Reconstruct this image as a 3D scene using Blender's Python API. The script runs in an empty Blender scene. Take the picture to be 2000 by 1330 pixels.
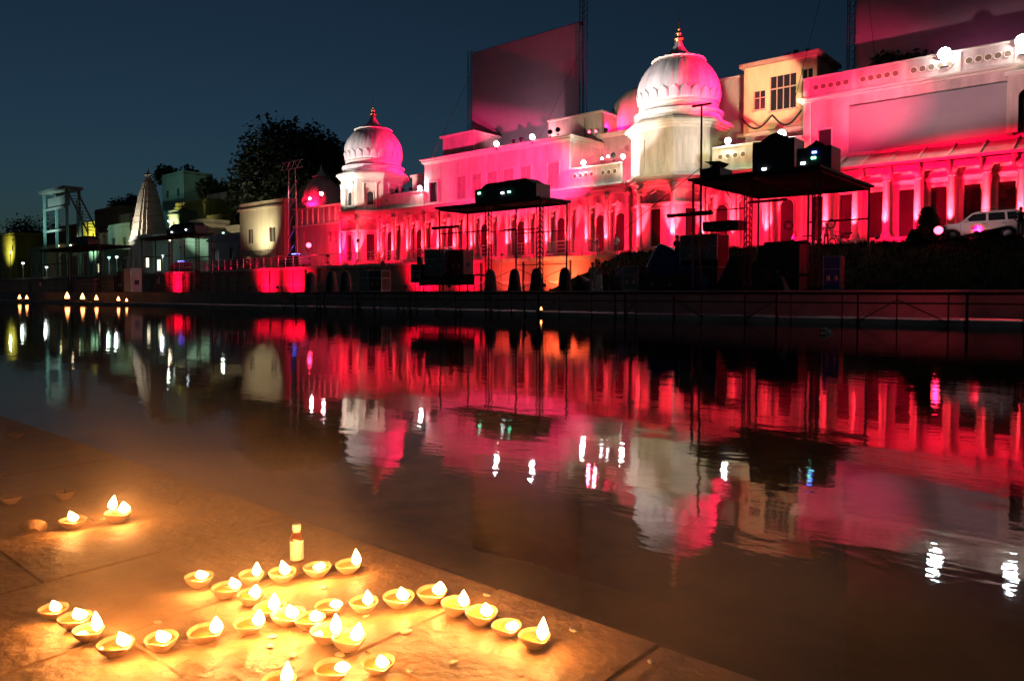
import bpy, bmesh, math, random
from mathutils import Vector, Matrix
random.seed(7)
R = math.radians
scene = bpy.context.scene
C = scene.collection

# ------------------------------------------------------------------ camera
F_PX, Y_HOR, EYE = 1444.0, 572.0, 1.15            # focal length and horizon in photo pixels, eye height over the water
PSI = math.atan(1680 / 1444)                       # angle between the view axis and the river front
PITCH = R(2.0)
cam_d = bpy.data.cameras.new('camera')
cam_d.sensor_width = 36.0
cam_d.lens = F_PX / 2000 * 36
cam_d.shift_y = -(665 - (Y_HOR + F_PX * math.tan(PITCH))) / 2000
cam_d.clip_start, cam_d.clip_end = 0.05, 6000
cam = bpy.data.objects.new('camera', cam_d)
C.objects.link(cam)
cam.location = (0, 0, EYE)
cam.rotation_euler = (R(90) - PITCH, 0, R(90) - PSI)
scene.camera = cam

# ------------------------------------------------------------------ sky, fill light, exposure
world = bpy.data.worlds.new('World')
scene.world = world
world.use_nodes = True
wn, wl = world.node_tree.nodes, world.node_tree.links
wn.clear()
w_out = wn.new('ShaderNodeOutputWorld')
w_bg = wn.new('ShaderNodeBackground')
w_sky = wn.new('ShaderNodeTexSky')
w_sky.sky_type = 'NISHITA'
w_sky.sun_disc = False
w_sky.sun_elevation = R(-3.5)
w_sky.sun_rotation = R(-62)
w_sky.air_density = 1.0
w_sky.dust_density = 0.6
w_sky.ozone_density = 2.0
w_hsv = wn.new('ShaderNodeHueSaturation')
w_hsv.inputs['Saturation'].default_value = 0.75
wl.new(w_sky.outputs[0], w_hsv.inputs['Color'])
w_tint = wn.new('ShaderNodeMix'); w_tint.data_type = 'RGBA'; w_tint.blend_type = 'MULTIPLY'; w_tint.inputs[0].default_value = 1.0
w_tint.inputs[7].default_value = (0.46, 0.95, 1.10, 1)      # blue-green cast of the night sky
wl.new(w_hsv.outputs[0], w_tint.inputs[6])
wl.new(w_tint.outputs[2], w_bg.inputs[0])
w_bg.inputs[1].default_value = 0.205
wl.new(w_bg.outputs[0], w_out.inputs[0])
fill_sun_d = bpy.data.lights.new('fill_sun', 'SUN')  # added faint fill light from behind the camera, not a real moon
fill_sun_d.energy = 0.02
fill_sun_d.angle = R(10)
fill_sun_d.color = (0.8, 0.9, 1.0)
fill_sun = bpy.data.objects.new('fill_sun', fill_sun_d)
C.objects.link(fill_sun)
fill_sun.rotation_euler = (R(62), 0, R(25))
vs = scene.view_settings
vs.view_transform = 'Standard'
vs.look = 'None'
vs.exposure = 0.5
vs.gamma = 1.0
vs.use_curve_mapping = False
scene.render.engine = 'CYCLES'
cy = scene.cycles
cy.use_denoising = True
cy.max_bounces = 6
cy.diffuse_bounces = 2
cy.glossy_bounces = 3
cy.transmission_bounces = 4
cy.transparent_max_bounces = 8
cy.sample_clamp_indirect = 6.0
cy.caustics_reflective = False
cy.caustics_refractive = False

# pixel of the photograph -> point of the place, on the vertical plane y = v or the level z
_fw = (-math.cos(PSI), math.sin(PSI)); _rt = (math.sin(PSI), math.cos(PSI))
_cp, _sp = math.cos(PITCH), math.sin(PITCH)
def _ray(px, py):
    a = (px - 1000) / F_PX; b = (Y_HOR + F_PX * math.tan(PITCH) - py) / F_PX
    return Vector((_fw[0] * (_cp + b * _sp) + a * _rt[0], _fw[1] * (_cp + b * _sp) + a * _rt[1], -_sp + b * _cp))
def at_v(px, py, v):
    d = _ray(px, py); return Vector((0, 0, EYE)) + d * (v / d.y)
def at_z(px, py, z):
    d = _ray(px, py); return Vector((0, 0, EYE)) + d * ((z - EYE) / d.z)
def uu(px, v, py=572): return at_v(px, py, v).x

# ------------------------------------------------------------------ materials
MATS = {}
def mat(name, col, rough=0.7, metal=0.0, var=0.25, scale=3.0, bump=0.0, bscale=None, streak=False, col2=None, spec=0.5):
    m = bpy.data.materials.new(name); m.use_nodes = True
    n, l = m.node_tree.nodes, m.node_tree.links
    b = n['Principled BSDF']
    b.inputs['Roughness'].default_value = rough
    b.inputs['Metallic'].default_value = metal
    b.inputs['Specular IOR Level'].default_value = spec
    tc = n.new('ShaderNodeTexCoord')
    mp = n.new('ShaderNodeMapping')
    if streak: mp.inputs['Scale'].default_value = (1.0, 1.0, 0.22)
    l.new(tc.outputs['Object'], mp.inputs[0])
    no = n.new('ShaderNodeTexNoise')
    no.inputs['Scale'].default_value = scale
    no.inputs['Detail'].default_value = 6
    no.inputs['Roughness'].default_value = 0.62
    l.new(mp.outputs[0], no.inputs['Vector'])
    cr = n.new('ShaderNodeValToRGB')
    c2 = col2 or tuple(c * (1 - var) for c in col)
    cr.color_ramp.elements[0].position = 0.32
    cr.color_ramp.elements[1].position = 0.66
    cr.color_ramp.elements[0].color = (*c2, 1)
    cr.color_ramp.elements[1].color = (*col, 1)
    l.new(no.outputs['Fac'], cr.inputs[0])
    l.new(cr.outputs[0], b.inputs['Base Color'])
    if bump:
        n2 = n.new('ShaderNodeTexNoise')
        n2.inputs['Scale'].default_value = bscale or scale * 6
        n2.inputs['Detail'].default_value = 5
        l.new(tc.outputs['Object'], n2.inputs['Vector'])
        bp = n.new('ShaderNodeBump')
        bp.inputs['Strength'].default_value = bump
        bp.inputs['Distance'].default_value = 0.02
        l.new(n2.outputs['Fac'], bp.inputs['Height'])
        l.new(bp.outputs[0], b.inputs['Normal'])
    MATS[name] = m
    return m
def emit(name, col, strength):
    m = bpy.data.materials.new(name); m.use_nodes = True
    n, l = m.node_tree.nodes, m.node_tree.links
    n.remove(n['Principled BSDF'])
    e = n.new('ShaderNodeEmission')
    e.inputs[0].default_value = (*col, 1); e.inputs[1].default_value = strength
    l.new(e.outputs[0], n['Material Output'].inputs[0])
    MATS[name] = m
    return m

mat('plaster', (0.72, 0.63, 0.52), 0.85, var=0.42, scale=1.1, bump=0.25, bscale=7, streak=True)
mat('plaster_pink', (0.70, 0.56, 0.50), 0.85, var=0.45, scale=0.9, bump=0.25, bscale=6, streak=True)
mat('shutter_paint', (0.40, 0.28, 0.25), 0.7, var=0.3, scale=2, bump=0.2, bscale=9)
mat('trim', (0.78, 0.70, 0.58), 0.7, var=0.18, scale=1.6, bump=0.15, bscale=12)
mat('dome_white', (0.74, 0.72, 0.68), 0.8, var=0.42, scale=1.2, bump=0.2, bscale=6, streak=True)
mat('door_wood', (0.045, 0.012, 0.010), 0.6, var=0.4, scale=2.5, bump=0.2)
mat('window_dark', (0.035, 0.03, 0.03), 0.35, var=0.3)
mat('pane_glass', (0.02, 0.025, 0.03), 0.08, var=0.1)
mat('brass', (0.55, 0.38, 0.14), 0.4, 0.9, var=0.3)
mat('concrete', (0.30, 0.27, 0.24), 0.85, var=0.35, scale=0.8, bump=0.4, bscale=8)
mat('quay_stone', (0.46, 0.40, 0.36), 0.85, var=0.4, scale=0.6, bump=0.4, bscale=6)
mat('wall_red_paint', (0.60, 0.36, 0.28), 0.85, var=0.3, scale=0.5, bump=0.35, bscale=5, streak=True)
mat('steel_black', (0.025, 0.025, 0.028), 0.5, 0.3, var=0.3, scale=8)
mat('steel_rust', (0.055, 0.04, 0.035), 0.6, 0.4, var=0.4, scale=6)
mat('steel_rail', (0.55, 0.55, 0.55), 0.35, 0.8, var=0.2)
mat('aluminium', (0.62, 0.62, 0.60), 0.35, 0.85, var=0.2)
mat('case_black', (0.03, 0.03, 0.033), 0.55, var=0.3, scale=5)
mat('case_grey', (0.16, 0.17, 0.17), 0.6, var=0.3, scale=4)
mat('case_blue', (0.03, 0.06, 0.24), 0.5, var=0.25, scale=5)
mat('case_red', (0.22, 0.03, 0.035), 0.55, var=0.25, scale=5)
mat('cover_cloth', (0.03, 0.028, 0.03), 0.8, var=0.4, scale=6, bump=0.5, bscale=14)
mat('tarp_blue', (0.02, 0.035, 0.16), 0.5, var=0.4, scale=3, bump=0.6, bscale=5)
mat('canopy_cloth', (0.03, 0.03, 0.032), 0.75, var=0.3, scale=2)
mat('screen_mesh', (0.26, 0.25, 0.27), 0.65, var=0.12, scale=1.2)
mat('screen_panel', (0.30, 0.28, 0.28), 0.6, var=0.12, scale=0.8)
mat('bark', (0.06, 0.045, 0.035), 0.9, var=0.4, scale=4, bump=0.6)
mat('leaf', (0.05, 0.07, 0.028), 0.6, var=0.5, scale=1.5)
mat('leaf_dark', (0.035, 0.05, 0.025), 0.6, var=0.5, scale=1.5)
mat('grass_blade', (0.020, 0.026, 0.015), 0.9, var=0.5, scale=1.5, spec=0.0)
mat('grass_soil', (0.020, 0.022, 0.015), 1.0, var=0.5, scale=2, bump=0.5, spec=0.0)
mat('soil', (0.10, 0.085, 0.07), 0.9, var=0.4, scale=0.3, bump=0.3)
mat('canal_bed', (0.22, 0.13, 0.07), 0.85, var=0.82, scale=2.2, bump=0.4, bscale=3)
mat('clay', (0.62, 0.37, 0.23), 0.75, var=0.35, scale=25, bump=0.3, bscale=70)
mat('oil', (0.45, 0.25, 0.06), 0.08, var=0.2, scale=10)
mat('wick', (0.30, 0.24, 0.18), 0.9, var=0.5, scale=60)
mat('paper_label', (0.82, 0.78, 0.66), 0.6, var=0.25, scale=60)
mat('cap_white', (0.80, 0.78, 0.74), 0.4, var=0.1, scale=30)
mat('petal', (0.75, 0.66, 0.52), 0.6, var=0.2, scale=60)
mat('marigold', (0.75, 0.16, 0.05), 0.6, var=0.3, scale=60)
mat('car_white', (0.72, 0.70, 0.67), 0.25, var=0.08, scale=1.5)
mat('car_maroon', (0.18, 0.04, 0.04), 0.25, var=0.1, scale=1.5)
mat('car_blue', (0.06, 0.08, 0.14), 0.25, var=0.1, scale=1.5)
mat('rubber', (0.02, 0.02, 0.02), 0.85, var=0.2, scale=12)
mat('emblem', (0.65, 0.10, 0.32), 0.5, var=0.2, scale=8)
mat('skin', (0.26, 0.14, 0.09), 0.6, var=0.12, scale=8)
mat('hair', (0.012, 0.010, 0.010), 0.6, var=0.2, scale=20)
for k, c in dict(cloth_white=(0.72, 0.72, 0.70), cloth_green=(0.12, 0.30, 0.22), cloth_khaki=(0.30, 0.24, 0.16), cloth_maroon=(0.24, 0.04, 0.05),
                 cloth_navy=(0.03, 0.04, 0.10), cloth_grey=(0.20, 0.20, 0.21), cloth_black=(0.02, 0.02, 0.022), cloth_blue=(0.10, 0.16, 0.34)).items():
    mat(k, c, 0.85, var=0.3, scale=10, bump=0.3, bscale=30)
for k, c in dict(house_cream=(0.50, 0.42, 0.30), house_grey=(0.26, 0.27, 0.26), house_yellow=(0.52, 0.48, 0.10), house_brown=(0.26, 0.17, 0.10),
                 house_green=(0.24, 0.32, 0.24), house_lime=(0.64, 0.64, 0.36), house_teal=(0.20, 0.40, 0.36), shikhara=(0.38, 0.34, 0.29)).items():
    mat(k, c, 0.85, var=0.35, scale=0.6, bump=0.3, bscale=6, streak=True)
emit('flame', (1.0, 0.40, 0.10), 125)
emit('flame_far', (1.0, 0.30, 0.08), 9)
emit('lens_white', (0.84, 0.97, 1.0), 40)
emit('lens_bright', (0.80, 0.97, 1.0), 90)
emit('lens_warm', (1.0, 0.80, 0.50), 25)
emit('lens_red', (1.0, 0.035, 0.06), 12)
emit('lens_blue', (0.08, 0.10, 1.0), 14)
emit('lens_green', (0.20, 1.0, 0.55), 8)
emit('lens_teal', (0.45, 1.0, 0.90), 14)
emit('lens_town', (0.86, 1.0, 0.97), 2)
emit('lens_town_green', (0.5, 1.0, 0.8), 1.6)
emit('lens_town_warm', (1.0, 0.85, 0.45), 5)
emit('window_lit', (1.0, 0.86, 0.55), 1.6)
emit('led_white', (0.8, 0.95, 1.0), 10)

def ghat_material():
    m = mat('ghat_stone', (0.42, 0.26, 0.14), 0.62, var=0.3, scale=5.5, bump=0.55, bscale=26)
    n, l = m.node_tree.nodes, m.node_tree.links
    b = n['Principled BSDF']
    ramp = [x for x in n if x.type == 'VALTORGB'][0]
    tc = [x for x in n if x.type == 'TEX_COORD'][0]
    big = n.new('ShaderNodeTexNoise'); big.inputs['Scale'].default_value = 1.7; big.inputs['Detail'].default_value = 4
    l.new(tc.outputs['Object'], big.inputs['Vector'])
    rr = n.new('ShaderNodeValToRGB')
    rr.color_ramp.elements[0].position = 0.40; rr.color_ramp.elements[1].position = 0.62
    rr.color_ramp.elements[0].color = (0.62, 0.56, 0.48, 1); rr.color_ramp.elements[1].color = (1, 1, 1, 1)
    l.new(big.outputs['Fac'], rr.inputs[0])
    mx = n.new('ShaderNodeMix'); mx.data_type = 'RGBA'; mx.blend_type = 'MULTIPLY'
    mx.inputs[0].default_value = 1.0
    l.new(ramp.outputs[0], mx.inputs[6]); l.new(rr.outputs[0], mx.inputs[7])
    l.new(mx.outputs[2], b.inputs['Base Color'])
    # oil-stained patches shine a little
    r2 = n.new('ShaderNodeMapRange'); r2.inputs[1].default_value = 0.4; r2.inputs[2].default_value = 0.62
    r2.inputs[3].default_value = 0.52; r2.inputs[4].default_value = 0.72
    l.new(big.outputs['Fac'], r2.inputs[0]); l.new(r2.outputs[0], b.inputs['Roughness'])
ghat_material()

def water_material():
    m = bpy.data.materials.new('water'); m.use_nodes = True
    n, l = m.node_tree.nodes, m.node_tree.links
    n.remove(n['Principled BSDF'])
    tc = n.new('ShaderNodeTexCoord')
    def noise(sx, sy, scale, detail):
        mp = n.new('ShaderNodeMapping'); mp.inputs['Scale'].default_value = (sx, sy, 1); mp.inputs['Rotation'].default_value = (0, 0, R(-40))
        l.new(tc.outputs['Object'], mp.inputs[0])
        t = n.new('ShaderNodeTexNoise'); t.inputs['Scale'].default_value = scale; t.inputs['Detail'].default_value = detail
        l.new(mp.outputs[0], t.inputs['Vector'])
        return t
    a = noise(0.8, 1.6, 1.4, 3); b = noise(1.0, 1.6, 11.0, 3)
    mx = n.new('ShaderNodeMath'); mx.operation = 'MULTIPLY_ADD'
    l.new(b.outputs['Fac'], mx.inputs[0]); mx.inputs[1].default_value = 0.14; l.new(a.outputs['Fac'], mx.inputs[2])
    bp = n.new('ShaderNodeBump'); bp.inputs['Strength'].default_value = 1.0; bp.inputs['Distance'].default_value = 0.0032
    l.new(mx.outputs[0], bp.inputs['Height'])
    gl = n.new('ShaderNodeBsdfGlossy'); gl.inputs['Roughness'].default_value = 0.022; gl.inputs['Color'].default_value = (0.95, 0.93, 0.92, 1)
    l.new(bp.outputs[0], gl.inputs['Normal'])
    tr = n.new('ShaderNodeBsdfTransparent'); tr.inputs['Color'].default_value = (0.62, 0.50, 0.36, 1)
    fr = n.new('ShaderNodeFresnel'); fr.inputs['IOR'].default_value = 1.62
    l.new(bp.outputs[0], fr.inputs['Normal'])
    mix = n.new('ShaderNodeMixShader')
    l.new(fr.outputs[0], mix.inputs[0]); l.new(tr.outputs[0], mix.inputs[1]); l.new(gl.outputs[0], mix.inputs[2])
    l.new(mix.outputs[0], n['Material Output'].inputs[0])
    MATS['water'] = m
water_material()
def bottle_glass():
    m = bpy.data.materials.new('bottle_glass'); m.use_nodes = True
    b = m.node_tree.nodes['Principled BSDF']
    b.inputs['Base Color'].default_value = (0.42, 0.10, 0.02, 1)
    b.inputs['Roughness'].default_value = 0.06
    b.inputs['Transmission Weight'].default_value = 0.75
    b.inputs['IOR'].default_value = 1.5
    MATS['bottle_glass'] = m
bottle_glass()

# ------------------------------------------------------------------ mesh helpers
class MB:
    def __init__(s, M=None): s.v = []; s.f = []; s.M = M
    def add(s, vs_, fs):
        o = len(s.v)
        s.v += [s.M @ Vector(p) for p in vs_] if s.M is not None else [Vector(p) for p in vs_]
        s.f += [tuple(i + o for i in f) for f in fs]
        return s
    def box(s, x0, x1, y0, y1, z0, z1, t=0.0):      # t: inset of the top (taper)
        return s.add([(x0, y0, z0), (x1, y0, z0), (x1, y1, z0), (x0, y1, z0), (x0 + t, y0 + t, z1), (x1 - t, y0 + t, z1), (x1 - t, y1 - t, z1), (x0 + t, y1 - t, z1)],
                     [(3, 2, 1, 0), (4, 5, 6, 7), (0, 1, 5, 4), (1, 2, 6, 5), (2, 3, 7, 6), (3, 0, 4, 7)])
    def tube(s, pts, r, n=6, r1=None, cap=True):
        pts = [Vector(p) for p in pts]; N = len(pts); vs_ = []; fs = []
        for i, p in enumerate(pts):
            d = (pts[min(i + 1, N - 1)] - pts[max(i - 1, 0)]).normalized()
            a = d.cross(Vector((0, 0, 1)) if abs(d.z) < 0.9 else Vector((1, 0, 0))).normalized(); b = d.cross(a)
            rr = r if r1 is None else r + (r1 - r) * i / (N - 1)
            for k in range(n):
                t = 2 * math.pi * (k + 0.5) / n
                vs_.append(p + (a * math.cos(t) + b * math.sin(t)) * rr)
        for i in range(N - 1):
            for k in range(n):
                fs.append((i * n + k, i * n + (k + 1) % n, (i + 1) * n + (k + 1) % n, (i + 1) * n + k))
        if cap: fs += [tuple(range(n - 1, -1, -1)), tuple(range((N - 1) * n, N * n))]
        return s.add(vs_, fs)
    def lathe(s, prof, n=24, c=(0, 0, 0), mod=None, cap=True, a0=0.0):
        vs_ = []; fs = []; N = len(prof)
        for j, (r, z) in enumerate(prof):
            for k in range(n):
                t = a0 + 2 * math.pi * k / n
                rr = r * (mod(t, z) if mod else 1)
                vs_.append((c[0] + rr * math.cos(t), c[1] + rr * math.sin(t), c[2] + z))
        for j in range(N - 1):
            for k in range(n):
                fs.append((j * n + k, j * n + (k + 1) % n, (j + 1) * n + (k + 1) % n, (j + 1) * n + k))
        if cap: fs += [tuple(range(n - 1, -1, -1)), tuple(range((N - 1) * n, N * n))]
        return s.add(vs_, fs)
    def prism(s, poly, y0, y1):                     # polygon in (x, z), extruded along y
        n = len(poly)
        return s.add([(x, y0, z) for x, z in poly] + [(x, y1, z) for x, z in poly],
                     [tuple(range(n)), tuple(range(2 * n - 1, n - 1, -1))] + [((i + 1) % n, i, n + i, n + (i + 1) % n) for i in range(n)])
    def prism_z(s, poly, z0, z1, top=None):         # polygon in (x, y), extruded along z
        n = len(poly); top = top or poly
        return s.add([(x, y, z0) for x, y in poly] + [(x, y, z1) for x, y in top],
                     [tuple(range(n - 1, -1, -1)), tuple(range(n, 2 * n))] + [(i, (i + 1) % n, n + (i + 1) % n, n + i) for i in range(n)])
    def sheet(s, rows):                             # grid of points
        h, w = len(rows), len(rows[0])
        return s.add([p for r_ in rows for p in r_], [(i * w + j, i * w + j + 1, (i + 1) * w + j + 1, (i + 1) * w + j) for i in range(h - 1) for j in range(w - 1)])
    def build(s, name, m, parent=None, smooth=False, world=False, bevel=0.0):
        off = parent.location if (parent is not None and world) else Vector((0, 0, 0))
        me = bpy.data.meshes.new(name)
        me.from_pydata([tuple(p - off) for p in s.v], [], s.f)
        bm = bmesh.new(); bm.from_mesh(me)
        bmesh.ops.recalc_face_normals(bm, faces=bm.faces)
        if bevel:
            bmesh.ops.bevel(bm, geom=[e for e in bm.edges if len(e.link_faces) == 2 and e.calc_face_angle() > 0.6], offset=bevel, segments=1, affect='EDGES')
        bm.to_mesh(me); bm.free()
        if smooth:
            me.polygons.foreach_set('use_smooth', [True] * len(me.polygons))
            me.set_sharp_from_angle(angle=R(42))
        ob = bpy.data.objects.new(name, me); C.objects.link(ob)
        me.materials.append(MATS[m] if isinstance(m, str) else m)
        if parent is not None: ob.parent = parent
        return ob

def tag(o, label=None, cat=None, group=None, kind=None):
    if label: o['label'] = label
    if cat: o['category'] = cat
    if group: o['group'] = group
    if kind: o['kind'] = kind
    return o
def thing(name, loc, label, cat, group=None, rz=0.0):
    o = bpy.data.objects.new(name, None); C.objects.link(o)
    o.empty_display_size = 0.1
    o.location = loc; o.rotation_euler = (0, 0, rz)
    return tag(o, label, cat, group)
def put(mesh_ob, name, parent, loc=(0, 0, 0), rot=(0, 0, 0), scale=(1, 1, 1)):
    o = bpy.data.objects.new(name, mesh_ob if isinstance(mesh_ob, bpy.types.Mesh) else mesh_ob.data)
    C.objects.link(o); o.parent = parent; o.location = loc; o.rotation_euler = rot; o.scale = scale
    return o
def copy_tree(o, parent=None):
    c = o.copy(); C.objects.link(c); c.parent = parent
    for ch in o.children: copy_tree(ch, c)
    return c
def frame_of(o, tx):                                # local frame: x along tx, y pointing into the wall
    tx = Vector(tx).normalized(); ty = Vector((0, 0, 1)).cross(tx)
    M = Matrix(((tx.x, ty.x, 0, o[0]), (tx.y, ty.y, 0, o[1]), (tx.z, ty.z, 1, o[2]), (0, 0, 0, 1)))
    return M
def light(kind, loc, energy, col, target=None, angle=60, blend=0.5, radius=0.1, parent=None, name='lamp_light'):
    d = bpy.data.lights.new(name, kind); d.energy = energy; d.color = col
    d.shadow_soft_size = radius
    o = bpy.data.objects.new(name, d); C.objects.link(o)
    loc = Vector(loc)
    if kind == 'SPOT':
        d.spot_size = R(angle); d.spot_blend = blend
        q = (Vector(target) - loc).to_track_quat('-Z', 'Y')
        o.rotation_euler = q.to_euler()
    o.location = loc
    if parent is not None:
        o.parent = parent
        o.matrix_parent_inverse = Matrix.LocRotScale(parent.location, parent.rotation_euler, None).inverted()
    return o

# ------------------------------------------------------------------ the setting
TER, QUAY, FAC = 4.15, 1.2, 55.7                    # terrace level, quay level, facade line
def struct(name, mb, m, smooth=False): return tag(mb.build(name, m, None, smooth), kind='structure')
prof = [(33.02, 1.19), (49.9, 1.19), (50.3, 1.19), (90, 1.2), (200, 2), (500, 2)]
struct('ground', MB().sheet([[(-900, y, z), (-260, y, z), (-100, y, z), (60, y, z), (160, y, z)] for y, z in prof]), 'soil')
struct('water', MB().sheet([[(-900, y, 0), (-200, y, 0), (60, y, 0)] for y in (-60, -8, 1.0, 29.6)]), 'water')
# canal bed with two drowned steps along the near bank
struct('canal_bed', MB().sheet([[(-900, y, z), (-60, y, z), (-12, y, z), (-4, y, z), (0, y, z), (60, y, z)] for y, z in
       ((1.2, -0.10), (1.95, -0.13), (1.96, -0.30), (2.75, -0.33), (2.76, -0.6), (3.8, -0.66), (3.82, -1.1), (29.9, -1.4), (29.95, 0.2))]), 'canal_bed')
# lower landing of the far bank and the step up to the quay
landing = struct('landing', MB().box(-260, 60, 29.0, 33.2, -1.3, 0.20), 'quay_stone')
qw = struct('quay', MB().box(-260, 60, 33.0, 34.2, -0.5, QUAY), 'concrete')
for k in range(60):                                 # coping stones of the quay, those near enough to be told apart
    u0 = -46 + k * 0.85
    o = MB().box(u0, u0 + 0.84, 32.93, 33.55, 1.203, 1.262 + random.uniform(-.006, .006)).build('coping_stone', 'quay_stone', qw, bevel=0.008)
terrace = struct('terrace', MB().box(-260, -31.5, 50.0, 54.0, 1.0, TER).box(-31.5, 60, 49.6, 54.0, 1.0, TER - 0.012).box(-260, 60, 54.0, 75, 1.0, TER + 0.004), 'wall_red_paint')
tl = MB()
tl.box(-260, -31.45, 49.72, 50.0, TER - 0.28, TER + 0.05)
tl.box(-260, -31.45, 49.86, 50.0, 2.0, 2.14)
tl.build('terrace_ledge', 'plaster', terrace)
for k in range(34):                                 # shallow buttresses on the retaining wall
    u0 = -116 + k * 2.55
    MB().box(u0, u0 + 0.42, 49.80, 50.0, 1.2, TER - 0.282).build('buttress', 'wall_red_paint', terrace)
# grass embankment at the right
rows = []
for j in range(9):
    t = j / 8; row = []
    for i in range(41):
        u = -31.4 + i * 1.25
        v = 49.7 - 9.5 * t; z = TER + 0.10 - (TER - 1.15) * (t ** 0.9) + random.uniform(-.10, .14) * (0.3 + math.sin(math.pi * t))
        row.append((u, v, z))
    rows.append(row)
emb = struct('embankment', MB().sheet(rows), 'grass_soil', True)
gb = MB(); vsg, fsg = [], []
for k in range(15000):
    i = random.random() * 40; j = random.random() * 8
    a, b = rows[int(j)][int(i)], rows[min(int(j) + 1, 8)][min(int(i) + 1, 40)]
    p = Vector((a[0] + (b[0] - a[0]) * (i % 1), a[1] + (b[1] - a[1]) * (j % 1), a[2] + (b[2] - a[2]) * (j % 1)))
    if k % 5 == 0: p = Vector((rows[0][int(i)][0] + random.random(), 49.55 + random.uniform(-.2, .2), TER + 0.05))
    h = random.uniform(.10, .34); t = random.random() * 6.28; w = random.uniform(.02, .05)
    o = len(vsg)
    vsg += [p + Vector((math.cos(t) * w, math.sin(t) * w, -.04)), p - Vector((math.cos(t) * w, math.sin(t) * w, .04)), p + Vector((random.uniform(-.1, .1), random.uniform(-.1, .1), h))]
    fsg.append((o, o + 1, o + 2))
gb.add(vsg, fsg)
tag(gb.build('grass', 'grass_blade'), 'dark rough grass covering the bank below the parked white car', 'grass', kind='stuff')

# near ghat where the lamps stand: a stone platform of separate slabs
ghat = struct('ghat', MB().box(-60, 6, -6, 1.34, -0.8, 0.3965), 'ghat_stone')
ui = -1.235
us = [ui + 0.46 * k for k in range(-22, 7)]
for i in range(len(us) - 1):
    a, b = us[i], us[i + 1]
    vv = [1.385 + random.uniform(-.006, .006), 0.93 - 0.30 * (i % 2) + random.uniform(-.03, .03), 0.28, -0.45]
    for j in range(3):
        g = 0.0016
        h = 0.400 + random.uniform(-0.0018, 0.0018)
        sl = MB().box(a + g, b - g, vv[j + 1] + g, vv[j] - (g if j else 0), 0.388, h)
        sl.build('slab', 'ghat_stone', ghat, bevel=0.005)
GH = 0.401

# ------------------------------------------------------------------ the lit palace
def wall_grid(mb, x0, x1, z0, z1, holes, y0, y1):
    xs = sorted({x0, x1, *[h[0] for h in holes], *[h[1] for h in holes]})
    zs = sorted({z0, z1, *[h[2] for h in holes], *[h[3] for h in holes]})
    for a, b in zip(xs, xs[1:]):
        run = None
        for c, d in zip(zs, zs[1:]):
            mx, mz = (a + b) / 2, (c + d) / 2
            solid = not any(h[0] < mx < h[1] and h[2] < mz < h[3] for h in holes)
            if solid: run = (run[0], d) if run else (c, d)
            if (not solid or d == z1) and run:
                mb.box(a, b, y0, y1, run[0], run[1]); run = None
    return mb
def cusped(ow, zs, za, n=36, foils=9, depth=0.10):
    pts = []
    for i in range(n + 1):
        a = math.pi * i / n
        k = 1 - depth * (1 - abs(math.sin(foils * a / 1.0 * 0.5)))
        up = max(0.0, math.sin(a))
        pts.append((ow * math.cos(a) * k, zs + (za - zs) * (up ** 0.85) * k + 0.18 * max(0, 1 - abs(math.cos(a)) * 4)))
    return pts
def round_arch(ow, zs, n=14, pt=0.12):
    return [(ow * math.cos(math.pi * i / n), zs + ow * math.sin(math.pi * i / n) * (1 + pt)) for i in range(n + 1)]

_pil = {}
def pilaster(parent, M, x, z0, z1, r=0.19, y=-0.10):
    key = (round(z0, 2), round(z1, 2), r)
    if key not in _pil:
        H = z1 - z0
        def L(p): m = MB().lathe(p, 14); return m
        _pil[key] = (L([(r * 1.0, 0.45), (r * 1.06, 0.6), (r * 1.02, H * .5), (r * .84, H - .55)]),
                     L([(r * 1.55, 0), (r * 1.55, .14), (r * 1.3, .17), (r * 1.42, .24), (r * 1.15, .32), (r * 1.22, .4), (r, .455)]),
                     L([(r * .84, H - .56), (r * 1.15, H - .52), (r * .95, H - .46), (r * 1.1, H - .3), (r * 1.6, H - .1), (r * 1.75, H - .09), (r * 1.75, H)]))
        me = []
        for nm, mb in zip(('pilaster', 'base', 'capital'), _pil[key]):
            ob = mb.build(nm, 'trim', None, True); me.append(ob.data); bpy.data.objects.remove(ob)
        _pil[key] = me
    p = M @ Vector((x, y, z0)) - parent.location
    me = _pil[key]
    o = put(me[0], 'pilaster', parent, p); put(me[1], 'base', o); put(me[2], 'capital', o)
    return o

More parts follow.
